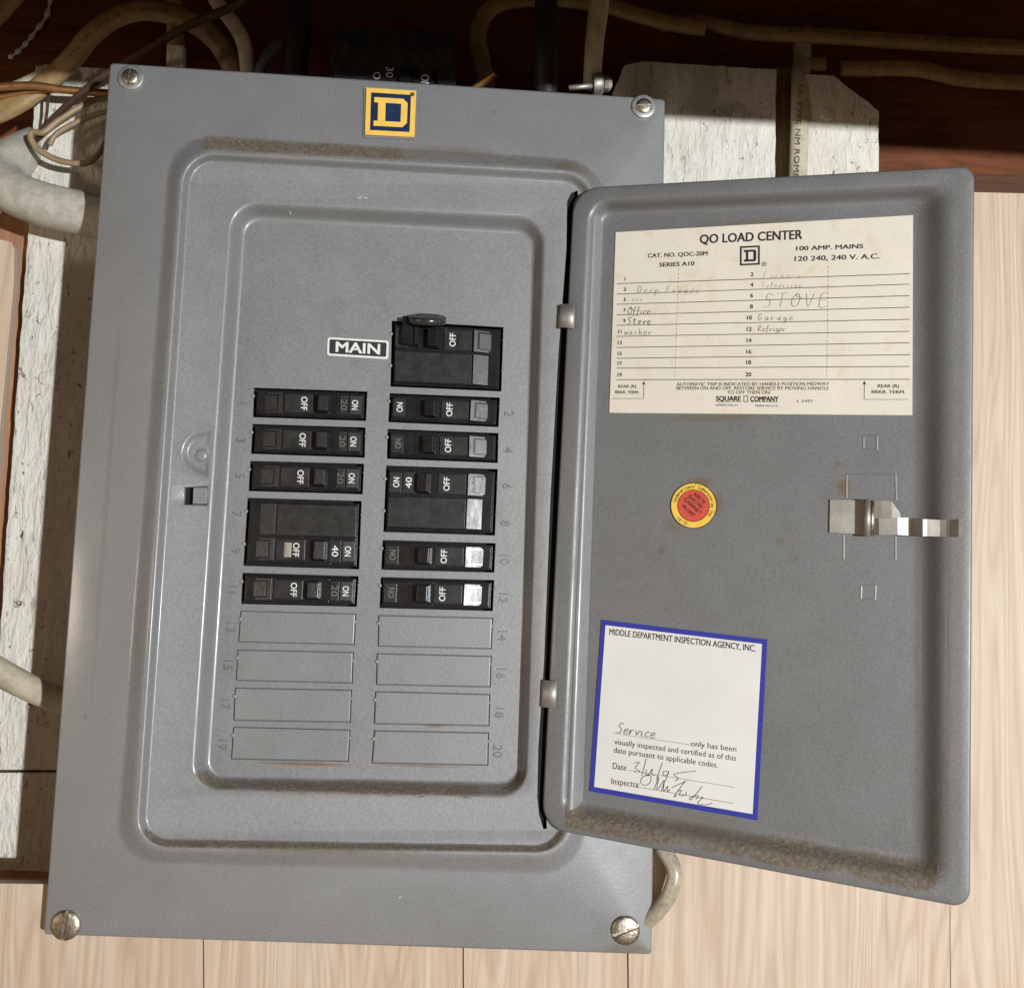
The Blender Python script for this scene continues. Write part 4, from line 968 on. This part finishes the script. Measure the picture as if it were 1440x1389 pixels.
cable('copper_wire', [(-40, 128, -.06), (8, 122, -.06), (50, 121, -.06), (95, 127, -.062), (170, 133, -.07)], 6, COPPER, 'bare copper wire running level into the left side of the panel', 'wire', flat=1, n=8)
cable('copper_wire', [(-40, 142, -.066), (10, 135, -.066), (60, 128, -.066), (100, 129, -.068)], 4, COPPER, 'thinner copper wire just below the level copper wire at far left', 'wire', flat=1, n=8)
cable('wire_loop', [(175, 134, -.072), (130, 142, -.070), (85, 168, -.068), (62, 186, -.066), (46, 186, -.066), (44, 196, -.066), (56, 212, -.066), (84, 226, -.066), (118, 230, -.066), (138, 218, -.068), (148, 200, -.074)], 4.5, TWINE, 'tan wire bent in a loop against the white board at upper left', 'wire', flat=1, n=8)
cable('wire_loop', [(180, 152, -.074), (140, 160, -.074), (100, 176, -.074), (78, 190, -.074), (70, 204, -.074)], 4, TWINE, 'thin tan wire above the bent loop, entering the panel side', 'wire', flat=1, n=8)
cable('thin_wire', [(68, 128, -.070), (66, 158, -.072), (60, 190, -.074)], 2.2, STICKW, 'hair thin dark wire hanging in front of the white board at upper left', 'wire', flat=1, n=6)
# conduit elbow on the left
mb = MB()
tube(mb, [at(x, y, z) for x, y, z in ((60, 205, -.115), (22, 222, -.085), (2, 246, -.070), (14, 268, -.060), (50, 284, -.056), (100, 297, -.055), (190, 315, -.055))], pxr(31, -.06), 24, samples=10)
o = mb.build('conduit', PVC, smooth=True); tag(o, 'thick grey white conduit elbow entering the left side of the panel', 'conduit')
cable('lower_cable', [(-40, 920, -.062), (0, 944, -.062), (40, 966, -.062), (80, 982, -.062), (140, 1000, -.062)], 18, NM_WHITE, 'dirty off white cable entering the left side of the panel low down', flat=1, n=16)
cable('black_cable', [(769, -60, -.030), (768, 20, -.030), (767, 70, -.030), (768, 140, -.035)], 17, BLACK_RUB, 'thick black cable dropping behind the cover left of the metal clamp', flat=1, n=16)
cable('nm_cable', [(846, -50, -.022), (842, 10, -.022), (836, 60, -.022), (832, 125, -.026)], [15, 15, 14, 13], NM_WHITE, 'tan grey cable dropping into the metal clamp on the panel top', flat=.8)
cable('nm_cable', [(688, 150, -.07), (678, 90, -.07), (672, 50, -.07), (684, 18, -.07), (715, 2, -.07), (780, -2, -.075), (850, 8, -.08), (930, 30, -.085), (990, 40, -.09)], 13, NM_TAN, 'dim tan cable hooking up from behind the cover in the middle of the recess')
cable('nm_cable', [(930, 44, -.105), (975, 28, -.105), (1010, 36, -.105), (1060, 46, -.105), (1180, 52, -.105), (1300, 60, -.105), (1500, 70, -.105)], [3, 9, 12, 13, 13, 13, 13], NM_TAN, 'long tan cable running right along the top of the joist',
      printing=('12/2 WITH GROUND TYPE NM 600V', (1100, 42, -.1001), (1430, 63, -.1001), .0022))
cable('nm_cable', [(1181, 96, -.105), (1230, 96, -.105), (1290, 97, -.105), (1350, 110, -.105), (1420, 115, -.105), (1520, 118, -.105)], 13, NM_TAN, 'lower tan cable on the joist, beginning right of the clipped corner board')
cable('nm_cable', [(1128, 64, -.11), (1128, 84, -.105), (1126, 110, -.094), (1125, 160, -.090), (1122, 260, -.090), (1112, 660, -.090)], 14, NM_WHITE, 'printed off white cable running down the gap between the white boards', flat=.5,
      printing=('UL TYPE NM ROMEX', (1125.5, 120, -.0859), (1119.5, 262, -.0859), .0036))
cable('nm_cable', [(1118, 91, -.105), (1160, 90, -.105)], 11, NM_TAN, 'short tan cable stub just above the gap between the white boards')
cable('loop_cable', [(930, 1190, -.003), (948, 1222, .003), (944, 1250, .004), (932, 1272, .002), (908, 1296, -.004), (880, 1310, -.0065)], 11, sheath('dirty_cable_sheath', (.42, .37, .28), .75, .3), 'off white cable looping out between the cover and the door bottom', flat=.9, n=14)
cable('green_cable', [(392, 60, -.04), (374, 84, -.04), (360, 115, -.045)], 9, GREENW, 'short dull green wire behind the top edge of the cover', flat=1)
cable('black_cable', [(424, -50, -.045), (420, 40, -.045), (414, 120, -.045)], 18, BLACK_RUB, 'dim black ribbed cable left of the spare breaker above the cover', flat=1, n=16)
cable('stub_wire', [(662, 128, -.030), (680, 116, -.026), (697, 104, -.022)], 5, COPPER, 'short reddish wire tip poking above the cover, right of the spare breaker', 'wire', flat=1)
# metal clamp on top of the box
cl = MB(); lathe(cl, at(842, 118, -.012), (1, .1, .15), (0, 0, 1), [(.0075, -.004), (.0078, .002), (.006, .003)], 20)
co_ = cl.build('cable_clamp', STEEL, smooth=True, bevel=0); tag(co_, 'bright metal cable clamp with screw on the panel top edge', 'clamp')
c2 = MB(); tube(c2, [at(800, 124, -.010), at(834, 121, -.010)], pxr(4, 0), 10, samples=2); c2.build('clamp_screw', STEEL, co_, smooth=True)
c3 = MB(); lathe(c3, at(851, 119, -.010), (1, .1, .3), (0, 0, 1), [(.0052, -.001), (.0055, .002), (.0035, .0045)], 6); c3.build('clamp_nut', STEEL, co_)
# spare breaker in shade above the cover
SBF = fr([(468, 42), (640, 55), (642, 132), (462, 122)], -.035)
sb = MB(); fbox(sb, SBF, 0, 1, -.1, 1.3, -.05, 0); fbox(sb, SBF, .85, 1.0, .1, 1.25, -.001, .003); fbox(sb, SBF, .04, .82, .6, 1.25, -.001, .0025)
so_ = sb.build('spare_breaker', BLACK2, bevel=.0006); tag(so_, 'black breaker marked 30 in the dark behind the top of the cover', 'breaker')
h_ = MB(); fbox(h_, SBF, .54, .66, .70, 1.2, .002, .009, taper=.02); h_.build('handle', BLACK, so_, bevel=.0005)
t_ = MB()
text(t_, '30', SBF, .475, .72, .0050, width=.0078, ang=90, h=.0028, bold=.0); text(t_, 'OFF', SBF, .375, .88, .0052, width=.0125, ang=90, h=.0028, bold=.0); text(t_, 'ON', SBF, .755, .84, .0056, width=.0095, ang=90, h=.0028, bold=.01)
t_.build('lettering', WHITE_INK, so_)
# white paint drip on the joist, upper left
mb = MB(); pts = smoothline([(72, -6), (66, 22), (50, 44), (38, 60), (24, 74), (12, 82)], 5)
P = [at(a, b, ZJ+.0015) for a, b in pts]; tube(mb, P, [pxr(3.2+1.6*math.sin(i*1.7), ZJ) for i in range(len(P))], 8, flat=.35, samples=2)
tag(mb.build('paint_streak', simple('dry_white_paint', (.6, .6, .6), .6, nscale=400, namt=.4), smooth=True), 'ragged white paint streak on the dark joist at top left', 'paint streak')
# floor of the scene's data
for o in bpy.data.objects:
    if o.type == 'MESH' and not o.data.polygons: print('EMPTY', o.name)
